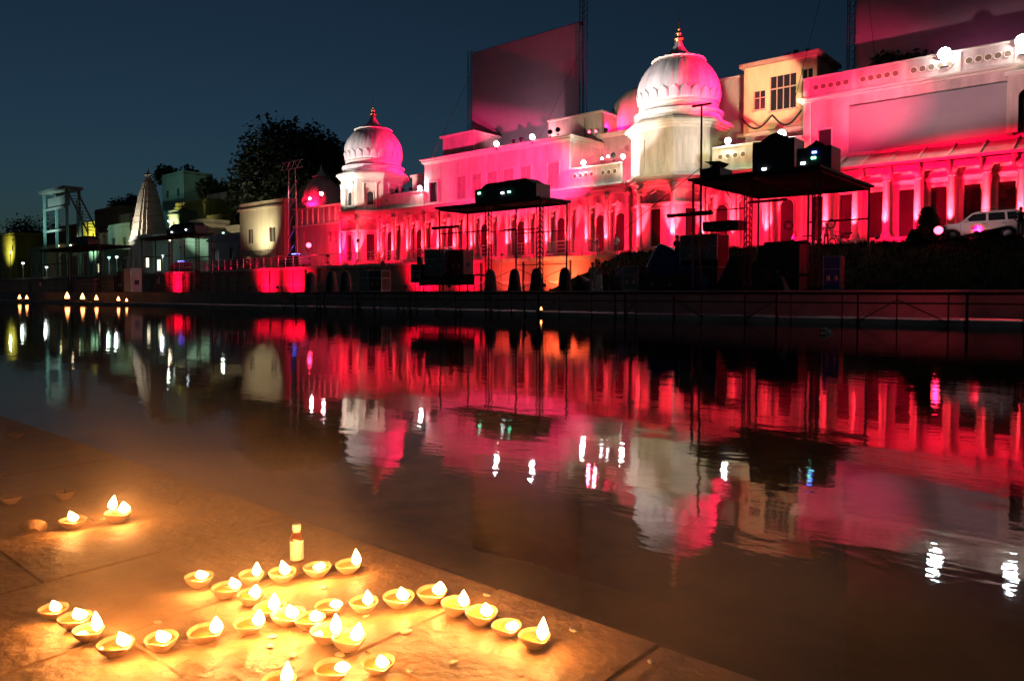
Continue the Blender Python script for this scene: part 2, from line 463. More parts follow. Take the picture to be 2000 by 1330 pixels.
def bay(parent, M, w, kind, z0=4.85, z1=9.9, wallm='plaster', pil=True, last=False):
    hw = w / 2
    B = lambda: MB(M)
    if kind.startswith('arch'):
        ow = min(hw * 0.74, 1.0); zs, za = 8.05, 9.25
        cur = cusped(ow, zs, za)
        poly = [(-hw, z0), (-hw, z1), (hw, z1), (hw, z0), (ow * .9, z0)] + [(x, z) for x, z in cur] + [(-ow * .9, z0)]
        B().prism(poly, 0, 0.32).build('wall_panel', wallm, parent, world=True)
        B().box(-hw, hw, 0.62, 0.72, z0, z1).build('back_wall', wallm, parent, world=True)
        mo = B().tube([(x * 1.06, -0.035, z + 0.03) for x, z in cur], 0.045, 6)
        mo.tube([(x * 1.22, -0.03, z + 0.16) for x, z in cusped(ow, zs, za, 30, 1, 0.0)], 0.03, 6)
        mo.build('arch_moulding', 'trim', parent, True, True)
        if kind == 'arch_door':
            a = round_arch(0.47, 7.7)
            B().prism([(-.47, z0), *reversed(a), (.47, z0)], 0.50, 0.57).build('door', 'door_wood', parent, world=True)
            B().tube([(.53, 0.56, z0), *[(x * 1.13, 0.56, z + .02) for x, z in a], (-.53, 0.56, z0)], 0.07, 6).build('door_frame', 'trim', parent, True, True)
        else:
            B().box(-ow * .62, ow * .62, 0.57, 0.615, z0 + .5, 7.6).build('blind_panel', 'plaster_pink', parent, world=True, bevel=.015)
    elif kind == 'rect':
        hd = min(0.46, hw * .5)
        mb = B(); wall_grid(mb, -hw, hw, z0, z1, [(-hd, hd, z0 + .15, 8.05)], 0, 0.3)
        mb.build('wall_panel', wallm, parent, world=True)
        d = B().box(-hd, hd, 0.2, 0.27, z0 + .15, 8.05).build('door', 'door_wood', parent, world=True)
        for s in (-1, 1):
            for q in range(3):
                B().box(s * hd * .5 - hd * .36, s * hd * .5 + hd * .36, 0.17, 0.202, z0 + .3 + q * .98, z0 + 1.1 + q * .98).build('door_panel', 'door_wood', d, world=False, bevel=.012).location = -parent.location
        fr = B().box(-hd - .13, -hd, -0.06, 0.0, z0 + .1, 8.05).box(hd, hd + .13, -0.06, 0.0, z0 + .1, 8.05).box(-hd - .13, hd + .13, -0.06, 0.0, 8.05, 8.2)
        fr.build('door_frame', 'trim', parent, world=True)
        B().box(-hw * .93, hw * .93, -0.20, 0.0, 8.44, 8.56).box(-hw * .88, hw * .88, -0.12, 0.0, 8.34, 8.44).build('lintel', 'trim', parent, world=True)
        a = cusped(hw * .62, 8.65, 9.45, 26, 5, .16)
        B().tube([(x, -0.02, z) for x, z in a], 0.04, 6).build('pediment', 'trim', parent, True, True)
    if pil:
        pilaster(parent, M, -hw, z0, z1)
        if last: pilaster(parent, M, hw, z0, z1)

def entablature(parent, M, x0, x1, z=9.9, deep=0.5, ends=0.0):
    for nm, a, b, y in (('frieze', 0, .34, .05), ('moulding', .34, .44, .16), ('cornice', .44, .66, .30), ('cornice', .66, .80, deep), ('moulding', .80, .92, deep * .72)):
        MB(M).box(x0 - ends * y, x1 + ends * y, -y, 0.3, z + a + .001, z + b).build(nm, 'trim', parent, world=True, bevel=.012)

_roundel = None
def roundel(parent, p, rx=0.0):
    global _roundel
    if _roundel is None:
        a = MB()
        ring = [(.21 * math.cos(t * math.pi / 8), 0, .21 * math.sin(t * math.pi / 8)) for t in range(17)]
        a.tube(ring, .035, 6, cap=False)
        o1 = a.build('ring', 'trim', None, True); o2 = MB().prism([(.19 * math.cos(t * math.pi / 6), .19 * math.sin(t * math.pi / 6)) for t in range(12)], .0, .03).build('recess', 'house_brown')  # flat brown disc paints the dark of a hole
        _roundel = (o1.data, o2.data); bpy.data.objects.remove(o1); bpy.data.objects.remove(o2)
    o = put(_roundel[0], 'roundel', parent, p, (0, 0, rx)); put(_roundel[1], 'recess', o, (0, -.012, 0))
    return o

UPLIGHTS = []                                       # (foot of the lamp, target on the wall, strength)

# --- domed pavilions -------------------------------------------------------
def octo(c, A, a0=-90): 
    r = A / math.cos(R(22.5))
    return [(c[0] + r * math.cos(R(a0 + 22.5 + 45 * k)), c[1] + r * math.sin(R(a0 + 22.5 + 45 * k))) for k in range(8)]
PET = None
def pavilion(uc, label, upper):
    vc = 58.0; A = 3.7
    p = thing('domed_pavilion', (uc, vc, TER), label, 'pavilion', 'domed pavilions of the palace')
    c = (uc, vc)
    MB().prism_z(octo(c, A - .75), TER, 14.7).build('core_wall', 'plaster', p, world=True)
    MB().prism_z(octo(c, A + .35), TER + .006, 4.6).prism_z(octo(c, A + .2), 4.6, 4.85).build('plinth', 'plaster', p, world=True, bevel=.02)
    fw = 2 * A * math.tan(R(22.5))
    for ang in (-90, -45, -135, 0, 180):
        n = Vector((math.cos(R(ang)), math.sin(R(ang)), 0))
        M = frame_of((uc + n.x * A, vc + n.y * A, 0), (-n.y, n.x, 0))
        bay(p, M, fw, 'rect', last=(ang == 0))
        for s in (-.5, .5):
            q = M @ Vector((s * fw, -1.5, 4.17)); tgt = M @ Vector((s * fw, 0, 7.3))
            if ang in (-90, -45, -135): UPLIGHTS.append((q, tgt, 1.0))
        hs = [(-.55, .55, 11.5, 13.5)] if upper == 'window' else [(-1.15, 1.15, 11.35, 13.9)]
        mb = MB(M); wall_grid(mb, -fw / 2, fw / 2, 10.82, 14.6, hs, 0, .3)
        mb.build('wall_panel', 'plaster', p, world=True)
        if upper == 'window':
            a = round_arch(.36, 12.7)
            MB(M).box(-.55, .55, .24, .32, 11.5, 13.5).build('back_wall', 'plaster', p, world=True)
            w = MB(M).prism([(-.36, 11.5), *reversed(a), (.36, 11.5)], .16, .236).build('window', 'window_dark', p, world=True)
            MB(M).tube([(.41, .16, 11.5), *[(x * 1.12, .16, z + .02) for x, z in a], (-.41, .16, 11.5)], .05, 6).build('frame', 'trim', w).location = -p.location
            for s in (-1, 1): pilaster(p, M, s * .75, 11.1, 14.0, .11, -.05)
            MB(M).box(-1.0, 1.0, -.22, 0, 14.0, 14.15).build('lintel', 'trim', p, world=True)
        else:
            MB(M).box(-1.15, 1.15, .08, .31, 11.35, 13.9).build('recessed_panel', 'plaster', p, world=True)
            MB(M).box(-.7, .7, .05, .078, 11.6, 13.4).build('inner_panel', 'plaster', p, world=True, bevel=.02)
    for nm, z0, z1, e in (('frieze', 9.9, 10.2, .08), ('moulding', 10.2, 10.35, .22), ('cornice', 10.35, 10.62, .42), ('cornice', 10.62, 10.82, .6),
                          ('moulding', 14.6, 14.8, .1), ('cornice', 14.8, 15.0, .3), ('cornice', 15.0, 15.22, .55), ('roof_slab', 15.22, 15.4, .35)):
        MB().prism_z(octo(c, A + e), z0 + .001, z1).build(nm, 'trim', p, world=True, bevel=.015)
    lo = (0, 0, 0)
    z = lambda q: q - TER
    MB().lathe([(3.72, z(15.4)), (3.72, z(15.75)), (3.55, z(15.78)), (3.55, z(16.05)), (3.75, z(16.1)), (3.78, z(16.3)), (3.6, z(16.36)), (3.35, z(16.5)), (3.3, z(16.75))], 48).build('drum', 'dome_white', p, True)
    rib = lambda t, zz: 1 - .016 * max(0, 1 - 2.2 * abs(math.cos(12 * t))) * min(1, max(0, (zz - z(17.2)) / .8)) 
    dpr = [(3.18, 16.7), (3.26, 16.95), (3.38, 17.35), (3.47, 17.8), (3.5, 18.25), (3.46, 18.7), (3.34, 19.15), (3.13, 19.6), (2.84, 20.05), (2.5, 20.45), (2.1, 20.8), (1.7, 21.0)]
    d = MB().lathe([(r, z(q)) for r, q in dpr], 144, mod=rib).build('dome', 'dome_white', p, True)
    MB().lathe([(3.24, z(16.72)), (3.36, z(16.78)), (3.36, z(16.98)), (3.30, z(17.02))], 48).build('band', 'trim', d, True)
    global PET
    if PET is None:
        rows = []
        for j in range(6):
            t = j / 5; row = []
            hwid = .44 * (1 - t ** 4) ** .5
            for i in range(7):
                a = (i / 6 - .5) * 2 * hwid
                zq = 17.1 + 1.0 * t
                rr = 3.36 + .15 * math.sin(min(1, (zq - 16.95) / 1.4) * 1.57) + .03 + .05 * t * t
                row.append((rr * math.cos(a / rr), rr * math.sin(a / rr), zq - TER))
            rows.append(row)
        ob = MB().sheet(rows).build('petal', 'dome_white', None, True)
        md = ob.modifiers.new('s', 'SOLIDIFY'); md.thickness = .05
        PET = ob.data; bpy.data.objects.remove(ob)
        # give the shared petal its thickness in the mesh itself
        bm = bmesh.new(); bm.from_mesh(PET)
        bmesh.ops.solidify(bm, geom=bm.faces[:], thickness=.03); bm.to_mesh(PET); bm.free()
    for k in range(24): put(PET, 'petal', d, (0, 0, 0), (0, 0, R(15 * k + 7.5)))
    wav = lambda t, zz: 1 + .025 * math.cos(24 * t)
    MB().lathe([(1.9, z(20.86)), (2.22, z(20.84)), (2.28, z(20.95)), (2.0, z(21.05)), (1.5, z(21.12))], 96, mod=wav).build('lotus_rim', 'trim', d, True)
    cpf = lambda t, zz: 1 - .03 * (1 - abs(math.cos(8 * t)))
    MB().lathe([(1.5, z(21.1)), (1.3, z(21.3)), (1.12, z(21.36)), (1.14, z(21.46)), (.86, z(21.62)), (.6, z(21.95)), (.38, z(22.35)), (.26, z(22.6))], 64, mod=cpf).build('dome_cap', 'dome_white', d, True)
    MB().lathe([(.2, z(22.55)), (.34, z(22.7)), (.44, z(22.85)), (.34, z(23.02)), (.14, z(23.1)), (.22, z(23.2)), (.28, z(23.32)), (.16, z(23.45)), (.08, z(23.55)), (.14, z(23.68)), (.06, z(23.8)), (.05, z(24.3)), (.012, z(25.0))], 16).build('finial', 'brass', d, True)
    return p
pav1 = pavilion(-72.2, 'white fluted onion dome on an eight-sided white pavilion with arched windows', 'window')
pav2 = pavilion(-31.0, 'larger white and pink onion dome on a cream eight-sided pavilion', 'panel')

# --- wings between the pavilions ------------------------------------------
def wing(x0, x1, n, kinds, label, name='palace_wing', upper=None):
    p = thing(name, ((x0 + x1) / 2, FAC, TER), label, 'palace wing')
    w = (x1 - x0) / n
    MB().box(x0, x1, FAC - .28, FAC, TER + .008, 4.6).box(x0, x1, FAC - .16, FAC, 4.6, 4.85).build('plinth', 'plaster', p, world=True, bevel=.015)
    for i in range(n):
        M = frame_of((x0 + (i + .5) * w, FAC, 0), (1, 0, 0))
        bay(p, M, w, kinds[i % len(kinds)], last=(i == n - 1))
        UPLIGHTS.append((Vector((x0 + i * w, FAC - 1.5, 4.17)), Vector((x0 + i * w, FAC, 7.3)), 1.0))
    M = frame_of(((x0 + x1) / 2, FAC, 0), (1, 0, 0)); h = (x1 - x0) / 2
    entablature(p, M, -h, h)
    MB().box(x0, x1, FAC + .3, FAC + 9, 9.9, 10.8).build('floor_slab', 'concrete', p, world=True)
    return p, M, h
def parapet_row(p, x0, x1, groups, z0=10.83, z1=12.45, v=FAC - .05, m='plaster', every=.62):
    MB().box(x0, x1, v, v + .22, z0, z1).build('parapet', m, p, world=True)
    MB().box(x0 - .02, x1 + .02, v - .07, v + .29, z1, z1 + .14).build('coping', 'trim', p, world=True, bevel=.02)
    x = x0 + .7
    k = 0
    while x < x1 - .5:
        if k % 5 != 4: roundel(p, Vector((x, v - .01, (z0 + z1) / 2 + .2)) - p.location)
        x += every; k += 1

wA, MA, hA = wing(-68.3, -60.7, 3, ['arch_door', 'arch_blind', 'arch_door'], 'low arcade wing with a plain balcony wall beside the smaller dome')
parapet_row(wA, -67.6, -60.72, 1, z1=12.3, every=40)
MB().box(-67.6, -60.75, 60.2, 60.5, 10.8, 15.0).build('back_wall', 'plaster', wA, world=True)
MB().box(-67.8, -60.76, 60.0, 60.6, 15.0, 15.3).build('cornice', 'trim', wA, world=True)

wB, MB_, hB = wing(-60.7, -40.94, 8, ['arch_blind', 'arch_door'], 'long two-storey wing with pink upper wall and row of shuttered windows')
upper_px = [(836, 852, 356, 394, 0), (889, 908, 345, 400, 1), (919, 938, 340, 400, 1), (949, 969, 336, 400, 1), (981, 1001, 330, 395, 1), (1014, 1035, 325, 390, 1), (1067, 1090, 317, 372, 2)]
holes = []
for a, b, c, d, k in upper_px:
    P, Q = at_v(a, c, FAC), at_v(b, d, FAC)
    holes.append((P.x, Q.x, max(10.95, 11.05), min(14.4, (P.z + at_v(b, c, FAC).z) / 2), k))
mb = MB(); wall_grid(mb, -60.7, -40.94, 10.83, 15.2, [h[:4] for h in holes], FAC + .15, FAC + .45)
mb.build('upper_wall', 'plaster_pink', wB, world=True)
for x0, x1, z0, z1, k in holes:
    w = MB().box(x0, x1, FAC + .30, FAC + .37, z0, z1).build('shutter' if k == 1 else 'window', {0: 'window_dark', 1: 'shutter_paint', 2: 'shutter_paint'}[k], wB, world=True)
    xm = (x0 + x1) / 2
    MB().box(x0 - .09, x0, FAC + .09, FAC + .15, z0, z1).box(x1, x1 + .09, FAC + .09, FAC + .15, z0, z1).box(x0 - .09, x1 + .09, FAC + .09, FAC + .15, z1, z1 + .12).build('window_frame', 'plaster_pink', w).location = -wB.location
    if k: MB().box(xm - .02, xm + .02, FAC + .255, FAC + .268, z0, z1).build('meeting_strip', 'plaster_pink', w).location = -wB.location
MB().box(-41.24, -40.94, FAC + .45, 61.5, 10.83, 15.2).build('side_wall', 'plaster', wB, world=True)
MB().box(-60.7, -60.4, FAC + .45, 61.5, 10.83, 15.2).build('side_wall', 'plaster', wB, world=True)
MB().box(-60.6, -41.0, FAC + .4, 68, 15.0, 15.25).build('roof', 'concrete', wB, world=True)
for a, b, y in ((15.2, 15.36, .1), (15.36, 15.6, .28), (15.6, 15.74, .42)):
    MB().box(-60.7 - y, -40.94 + y, FAC + .15 - y, FAC + 6, a + .001, b).build('cornice', 'trim', wB, world=True, bevel=.015)
# roof hut at the left end of the wing and the low roof blocks behind
P0, P1 = at_v(865, 243, 59), at_v(925, 243, 59)
hut = thing('roof_hut', ((P0.x + P1.x) / 2, 59, 15.74), 'small flat-roofed pink hut at the left end of the long wing roof', 'hut')
MB().box(P0.x, P1.x, 59, 63, 15.75, 18.6).build('wall', 'plaster_pink', hut, world=True)
MB().box(P0.x - .3, P1.x + .3, 58.7, 63.2, 18.6, 18.85).build('roof', 'trim', hut, world=True, bevel=.02)
tank = thing('roof_block', (-46, 62, 15.74), 'low pale rooftop room behind the floodlights with a rounded parapet', 'roof room')
P0, P1 = at_v(1072, 228, 61), at_v(1175, 228, 61)
MB().box(P0.x, P1.x, 61, 65, 15.3, at_v(1120, 230, 61).z).build('wall', 'plaster', tank, world=True)
MB().box(P0.x - .15, P1.x + .15, 60.85, 65.1, at_v(1120, 230, 61).z, at_v(1120, 230, 61).z + .2).build('roof', 'trim', tank, world=True, bevel=.03)

wC, MC, hC = wing(-40.94, -34.55, 3, ['arch_blind', 'arch_door', 'arch_door'], 'recessed wing with a pierced cream balcony between pink wall and larger dome')
parapet_row(wC, -40.92, -35.2, 2)
MB().box(-40.9, -34.6, 61.0, 61.3, 10.8, 16.2).build('back_wall', 'plaster_pink', wC, world=True)
for a, b, y in ((16.2, 16.4, .15), (16.4, 16.6, .35)): MB().box(-40.9, -34.6, 61 - y, 62, a + .001, b).build('cornice', 'trim', wC, world=True)

wD, MD, hD = wing(-27.4, -19.55, 3, ['arch_door', 'arch_blind', 'arch_door'], 'low arcade wing with a pierced yellow balcony, behind the tall canopy frame')
parapet_row(wD, -26.7, -19.6, 2, z1=12.6)
MB().box(-27.2, -19.6, 62.0, 62.3, 10.8, 14.6).build('back_wall', 'plaster_pink', wD, world=True)
MB().box(-27.4, -19.5, 61.8, 62.5, 14.6, 14.85).build('coping', 'trim', wD, world=True)

# --- colonnade wing at the right ------------------------------------------
wE = thing('colonnade_wing', (-7, FAC, TER), 'tall wing with a row of white columns under a sloping bracketed eave', 'palace wing')
X0, X1 = -19.55, 4.0
MB().box(X0, X1, 53.4, FAC, TER + .01, 4.55).box(X0, X1, 53.7, FAC, 4.55, 4.85).build('plinth', 'plaster', wE, world=True, bevel=.015)
cols = [-17.4, -15.46, -13.5, -11.6, -9.68, -7.77, -5.95, -4.1, -2.2, -.3, 1.6]
dc = [-18.4] + [(a + b) / 2 for a, b in zip(cols, cols[1:])]
mb = MB(); wall_grid(mb, X0, X1, 4.85, 10.8, [(x - .46, x + .46, 4.95, 8.15) for x in dc], FAC, FAC + .3)
mb.build('wall', 'plaster', wE, world=True)
for x in dc:
    d = MB().box(x - .46, x + .46, FAC + .2, FAC + .27, 4.95, 8.15).build('door', 'door_wood', wE, world=True)
    for s in (-1, 1):
        for q in range(3):
            MB().box(x + s * .23 - .17, x + s * .23 + .17, FAC + .175, FAC + .203, 5.1 + q * 1.0, 5.95 + q * 1.0).build('door_panel', 'door_wood', d, bevel=.012).location = -wE.location
    MB().box(x - .6, x - .46, FAC - .07, FAC, 4.9, 8.15).box(x + .46, x + .6, FAC - .07, FAC, 4.9, 8.15).box(x - .6, x + .6, FAC - .07, FAC, 8.15, 8.3).build('door_frame', 'trim', wE, world=True)
    MB().box(x - .9, x + .9, FAC - .24, FAC, 8.62, 8.74).box(x - .84, x + .84, FAC - .14, FAC, 8.5, 8.62).build('lintel', 'trim', wE, world=True)
    MB(frame_of((x, FAC, 0), (1, 0, 0))).tube([(a, -.02, z) for a, z in cusped(.62, 8.85, 9.4, 26, 5, .18)], .04, 6).build('pediment', 'trim', wE, True, True)
for x in cols:
    pilaster(wE, Matrix.Identity(4), x, 4.85, 9.15, .22, 54.35)
    MB().box(x - .12, x + .12, FAC - .12, FAC, 4.85, 9.15).build('wall_strip', 'trim', wE, world=True)
    UPLIGHTS.append((Vector((x - .1, 52.9, 4.17)), Vector((x, 54.4, 7.3)), 1.0))
MB().box(-18.2, X1, 54.12, 54.58, 9.15, 9.42).box(-18.2, X1, 54.05, 54.65, 9.42, 9.55).build('beam', 'trim', wE, world=True, bevel=.012)
MB().box(-18.2, X1, 54.58, FAC, 9.42, 9.54).build('ceiling', 'plaster', wE, world=True)
# sloping eave
sl = [(53.0, 9.62), (55.68, 10.78), (55.68, 10.62), (53.0, 9.52)]
for i in range(13):
    a, b = -18.2 + i * 1.7, -18.2 + (i + 1) * 1.7
    MB().add([(a + .01, y, z) for y, z in sl] + [(b - .01, y, z) for y, z in sl], [(0, 1, 2, 3), (7, 6, 5, 4), (0, 4, 5, 1), (1, 5, 6, 2), (2, 6, 7, 3), (3, 7, 4, 0)]).build('eave_slab', 'plaster', wE, world=True)
    MB().add([(a - .05, 53.05, 9.66), (a + .05, 53.05, 9.66), (a + .05, 55.6, 10.80), (a - .05, 55.6, 10.80), (a - .05, 53.05, 9.74), (a + .05, 53.05, 9.74), (a + .05, 55.6, 10.88), (a - .05, 55.6, 10.88)],
             [(3, 2, 1, 0), (4, 5, 6, 7), (0, 1, 5, 4), (1, 2, 6, 5), (2, 3, 7, 6), (3, 0, 4, 7)]).build('eave_rib', 'trim', wE, world=True)
    br = MB().prism([(0, 0), (.9, .55), (.9, .40), (.45, .10), (.2, -.3), (0, -.45)], -.07, .07)
    br.M = None
    o = br.build('bracket', 'trim', wE); o.rotation_euler = (0, 0, R(-90)); o.location = Vector((a, 54.05, 9.12)) - wE.location
MB().box(-18.2, X1, 52.93, 53.0, 9.46, 9.66).build('eave_fascia', 'trim', wE, world=True, bevel=.01)
# upper storey
hw_ = [(-18.45, -17.55, 11.3, 12.95), (-2.0, -1.0, 11.3, 13.1)]
mb = MB(); wall_grid(mb, X0, X1, 10.8, 15.05, hw_, FAC, FAC + .3)
mb.build('upper_wall', 'plaster_pink', wE, world=True)
for a, b, c, d in hw_:
    w = MB().box(a, b, FAC + .15, FAC + .22, c, d).build('window', 'window_dark', wE, world=True)
    MB().box(a - .1, a, FAC - .05, FAC, c, d).box(b, b + .1, FAC - .05, FAC, c, d).box(a - .1, b + .1, FAC - .05, FAC, d, d + .12).build('window_frame', 'trim', w).location = -wE.location
MB().box(X0, X0 + .3, FAC + .3, 68, 10.8, 15.05).build('side_wall', 'plaster_pink', wE, world=True)
for a, b, y in ((15.05, 15.2, .12), (15.2, 15.38, .4)):
    MB().box(X0 - y, X1, FAC - y, FAC + 8, a + .001, b).build('cornice', 'trim', wE, world=True, bevel=.012)
MB().box(X0, X1, FAC - .1, FAC + .14, 15.38, 16.7).build('parapet', 'plaster_pink', wE, world=True)
MB().box(X0 - .05, X1, FAC - .18, FAC + .2, 16.7, 16.85).build('coping', 'trim', wE, world=True, bevel=.02)
for k in range(7):
    xa = X0 + .15 + k * 3.2
    MB().box(xa, xa + .28, FAC - .16, FAC - .1, 15.38, 16.7).build('parapet_post', 'trim', wE, world=True)
    for q in range(5):
        if xa + 2.9 < X1: roundel(wE, Vector((xa + .75 + q * .52, FAC - .112, 16.05)) - wE.location)
MB().box(X0 + .1, X1, FAC + .32, 70, 15.08, 15.30).build('roof', 'concrete', wE, world=True)
# drain pipe
MB().tube([(-18.95, FAC - .1, 10.85), (-18.95, FAC - .1, 15.0)], .06, 8).build('drain_pipe', 'plaster_pink', wE, world=True)

# big grey screen hung in front of the upper storey
scr = thing('display_screen', (-11.6, 54.95, 10.9), 'blank grey display screen hung on the upper wall above the eave', 'screen')
MB().box(-16.15, -6.85, 54.95, 55.1, 10.95, 14.15).build('panel', 'screen_panel', scr, world=True, bevel=.01)
MB().box(-16.05, -6.95, 55.1, 55.6, 11.05, 14.05).build('frame', 'steel_black', scr, world=True)
# small white porch at the far right of the upper storey
por = thing('arched_porch', (-5.85, 54.6, 10.9), 'small white upper porch with dark arch, right of the grey screen', 'porch')
M = frame_of((-5.85, 54.2, 0), (1, 0, 0))
a = round_arch(.36, 13.0)
MB(M).prism([(-.95, 10.9), (-.95, 14.3), (1.3, 14.3), (1.3, 10.9), (.36, 10.9), *a, (-.36, 10.9)], 0, .25).build('wall', 'plaster', por, world=True)
for q_ in (-.95, 1.05): MB(M).box(q_, q_ + .25, .25, 1.4, 10.9, 14.3).build('side_wall', 'plaster', por, world=True)
MB(M).box(-.69, 1.04, .6, .7, 10.9, 14.0).build('doorway', 'window_dark', por, world=True)
MB(M).box(-1.05, 1.5, -.15, 1.45, 14.3, 14.55).build('cornice', 'trim', por, world=True, bevel=.02)

# green-yellow house standing up behind the low arcade wing
gh_ = thing('roof_house', (-22, 63, 10.9), 'yellow-green house with tall gridded windows above the pierced balcony', 'house')
P0, P1 = at_v(1457, 140, 63), at_v(1592, 118, 63)
gx0, gx1, gz = P0.x, P1.x, 20.6
gw = [(at_v(1476, 190, 63).x, at_v(1498, 190, 63).x, 16.9, 18.5), (at_v(1507, 190, 63).x, at_v(1558, 190, 63).x, 16.6, 19.5), (at_v(1569, 190, 63).x, at_v(1590, 190, 63).x, 16.8, 19.6)]
mb = MB(); wall_grid(mb, gx0, gx1 + .3, 10.8, gz, gw, 62.6, 62.9)
mb.build('wall', 'house_lime', gh_, world=True)
for q_ in (gx0, gx1): MB().box(q_, q_ + .3, 62.9, 68, 10.8, gz).build('side_wall', 'house_lime', gh_, world=True)
MB().box(gx0 - .3, gx1 + .6, 62.2, 68, gz, gz + .35).build('roof', 'house_cream', gh_, world=True, bevel=.03)
for x0, x1, z0, z1 in gw:
    w = MB().box(x0, x1, 62.78, 62.82, z0, z1).build('window', 'pane_glass', gh_, world=True)
    n = max(2, int((x1 - x0) / .55))
    for i in range(n + 1):
        x = x0 + (x1 - x0) * i / n
        MB().box(x - .035, x + .035, 62.72, 62.779, z0, z1).build('glazing_bar', 'house_cream', w).location = -gh_.location
    MB().box(x0, x1, 62.715, 62.775, z0 + (z1 - z0) * .62, z0 + (z1 - z0) * .66).build('glazing_bar', 'house_cream', w).location = -gh_.location
    MB().box(x0 - .12, x1 + .12, 62.45, 62.6, z0 - .14, z0).build('sill', 'house_cream', w).location = -gh_.location
rb = thing('roof_block', (uu(1430, 66), 66, 10.8), 'plain mauve wall block between the larger dome and the green house', 'roof room')
x0_, x1_ = uu(1395, 66), uu(1458, 66); zt_ = at_v(1430, 155, 66).z
MB().box(x0_, x1_, 66, 70, 10.8, zt_).build('wall', 'plaster_pink', rb, world=True)
MB().box(x0_ - .15, x1_ + .15, 65.85, 70.1, zt_, zt_ + .2).build('coping', 'trim', rb, world=True, bevel=.02)

# magenta half dome behind the larger dome
px = at_v(1257, 220, 67)
hd_ = thing('shrine_dome', (px.x, 67, TER), 'smooth magenta dome half hidden behind the larger white dome', 'dome')
MB().lathe([(3.35, 0), (3.5, .8), (3.45, 1.8), (3.1, 3.0), (2.3, 4.0), (1.2, 4.6), (.3, 4.9), (.1, 5.5)], 40, (px.x, 67, 17.4)).build('dome', 'dome_white', hd_, True, True)
MB().prism_z(octo((px.x, 67), 3.4), TER, 17.4).build('drum', 'plaster', hd_, world=True)

# red shrine left of the smaller dome
rs = thing('red_shrine', (uu(620, 60), 58, TER), 'low red shrine with a ribbed cone roof left of the smaller dome', 'shrine')
xl, xr = uu(578, 57), uu(672, 57)
mb = MB(); wall_grid(mb, xl, xr, TER, 12.4, [(xl + 2.0, xl + 2.5, 8.0, 9.2), (xr - 3.2, xr - 2.6, 7.6, 9.0), (xr - 1.9, xr - 1.4, 7.6, 9.0)], 57, 57.4)
mb.build('wall', 'plaster_pink', rs, world=True)
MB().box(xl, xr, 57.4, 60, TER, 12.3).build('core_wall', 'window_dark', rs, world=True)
MB().box(xl - .2, xr + .2, 56.8, 57.0, 12.2, 12.45).build('cornice', 'trim', rs, world=True)
MB().box(xl - .2, xr, 56.7, 56.9, 9.9, 10.15).build('band', 'trim', rs, world=True)
for k in range(9):
    xk = xl + .4 + k * (xr - xl - .8) / 8
    MB().box(xk - .12, xk + .12, 56.86, 56.999, 10.2, 12.19).build('parapet_post', 'trim', rs, world=True)
pc = at_v(622, 360, 61)
MB().prism_z(octo((pc.x, 61.5), 3.3), 12.3, 13.4).build('drum', 'plaster_pink', rs, world=True)
rd = MB().lathe([(3.3, 13.4), (3.2, 14.0), (2.9, 14.9), (2.3, 15.9), (1.5, 16.8), (.95, 17.2)], 96, (pc.x, 61.5, 0), mod=lambda t, z: 1 - .03 * (1 - abs(math.cos(8 * t)))).build('dome', 'plaster_pink', rs, True, True)
MB().lathe([(.9, 17.15), (1.25, 17.2), (1.3, 17.32), (.8, 17.45), (.5, 17.9), (.2, 18.3), (.05, 19.0)], 24, (pc.x, 61.5, 0)).build('finial', 'trim', rs, True, True)

# ------------------------------------------------------------------ lamps that light the place
RED = (1.0, 0.001, 0.045); HOT = (1.0, 0.024, 0.050); PINK = (1.0, 0.034, 0.19); WHITE = (0.92, 0.97, 1.0); WARM = (1.0, 0.84, 0.56); LIME = (0.78, 1.0, 0.34)
_lamp = {}
def lamp_mesh(lens):
    if lens not in _lamp:
        a = MB().lathe([(.10, -.16), (.17, -.12), (.2, 0), (.22, .10), (.235, .10), (.235, .13), (.2, .13), (.195, .10)], 20, cap=False).lathe([(.001, -.165), (.10, -.16)], 20, cap=False).build('housing', 'case_black', None, True)
        b = MB().lathe([(.195, .105), (.14, .118), (.001, .124)], 20, cap=False).build('lens', lens, None, True)
        c = MB().tube([(-.25, 0, .0), (-.25, 0, -.32), (.25, 0, -.32), (.25, 0, .0)], .018, 6).tube([(0, 0, -.32), (0, 0, -.46)], .03, 6).box(-.12, .12, -.12, .12, -.49, -.46).build('bracket', 'steel_black')
        _lamp[lens] = (a.data, b.data, c.data)
        for o in (a, b, c): bpy.data.objects.remove(o)
    return _lamp[lens]
def lamp(name, loc, target, energy, col, lens, label, cat='floodlight', group=None, size=1.0, angle=70, stand=None, kind='SPOT', blend=.6, radius=.12):
    """loc is the middle of the lens; the bracket stands below it, on a tripod when stand (ground level) is given"""
    loc = Vector(loc); d = (Vector(target) - loc).normalized()
    foot = stand if stand is not None else loc.z - .49 * size
    t = thing(name, (loc.x, loc.y, foot), label, cat, group)
    a, b, c = lamp_mesh(lens)
    q = d.to_track_quat('Z', 'Y').to_euler()
    hp = loc - t.location
    h = put(a, 'housing', t, hp, q, (size,) * 3); put(b, 'lens', h)
    put(c, 'bracket', t, hp, (0, 0, math.atan2(d.y, d.x) - R(90)), (size,) * 3)
    if stand is not None:
        hz = hp.z - .48 * size
        MB().tube([(0, 0, hz), (0, 0, .5)], .03, 8).build('pole', 'steel_black', t)
        for k in range(3):
            aa = R(120 * k + 20)
            MB().tube([(0, 0, .75), (.5 * math.cos(aa), .5 * math.sin(aa), .01)], .022, 6).build('leg', 'steel_black', t)
    if energy: light(kind, loc + d * (.25 * size), energy, col, target, angle, blend, radius, t)
    return t
UPLIGHTS.sort(key=lambda w: w[0].x / w[0].y)
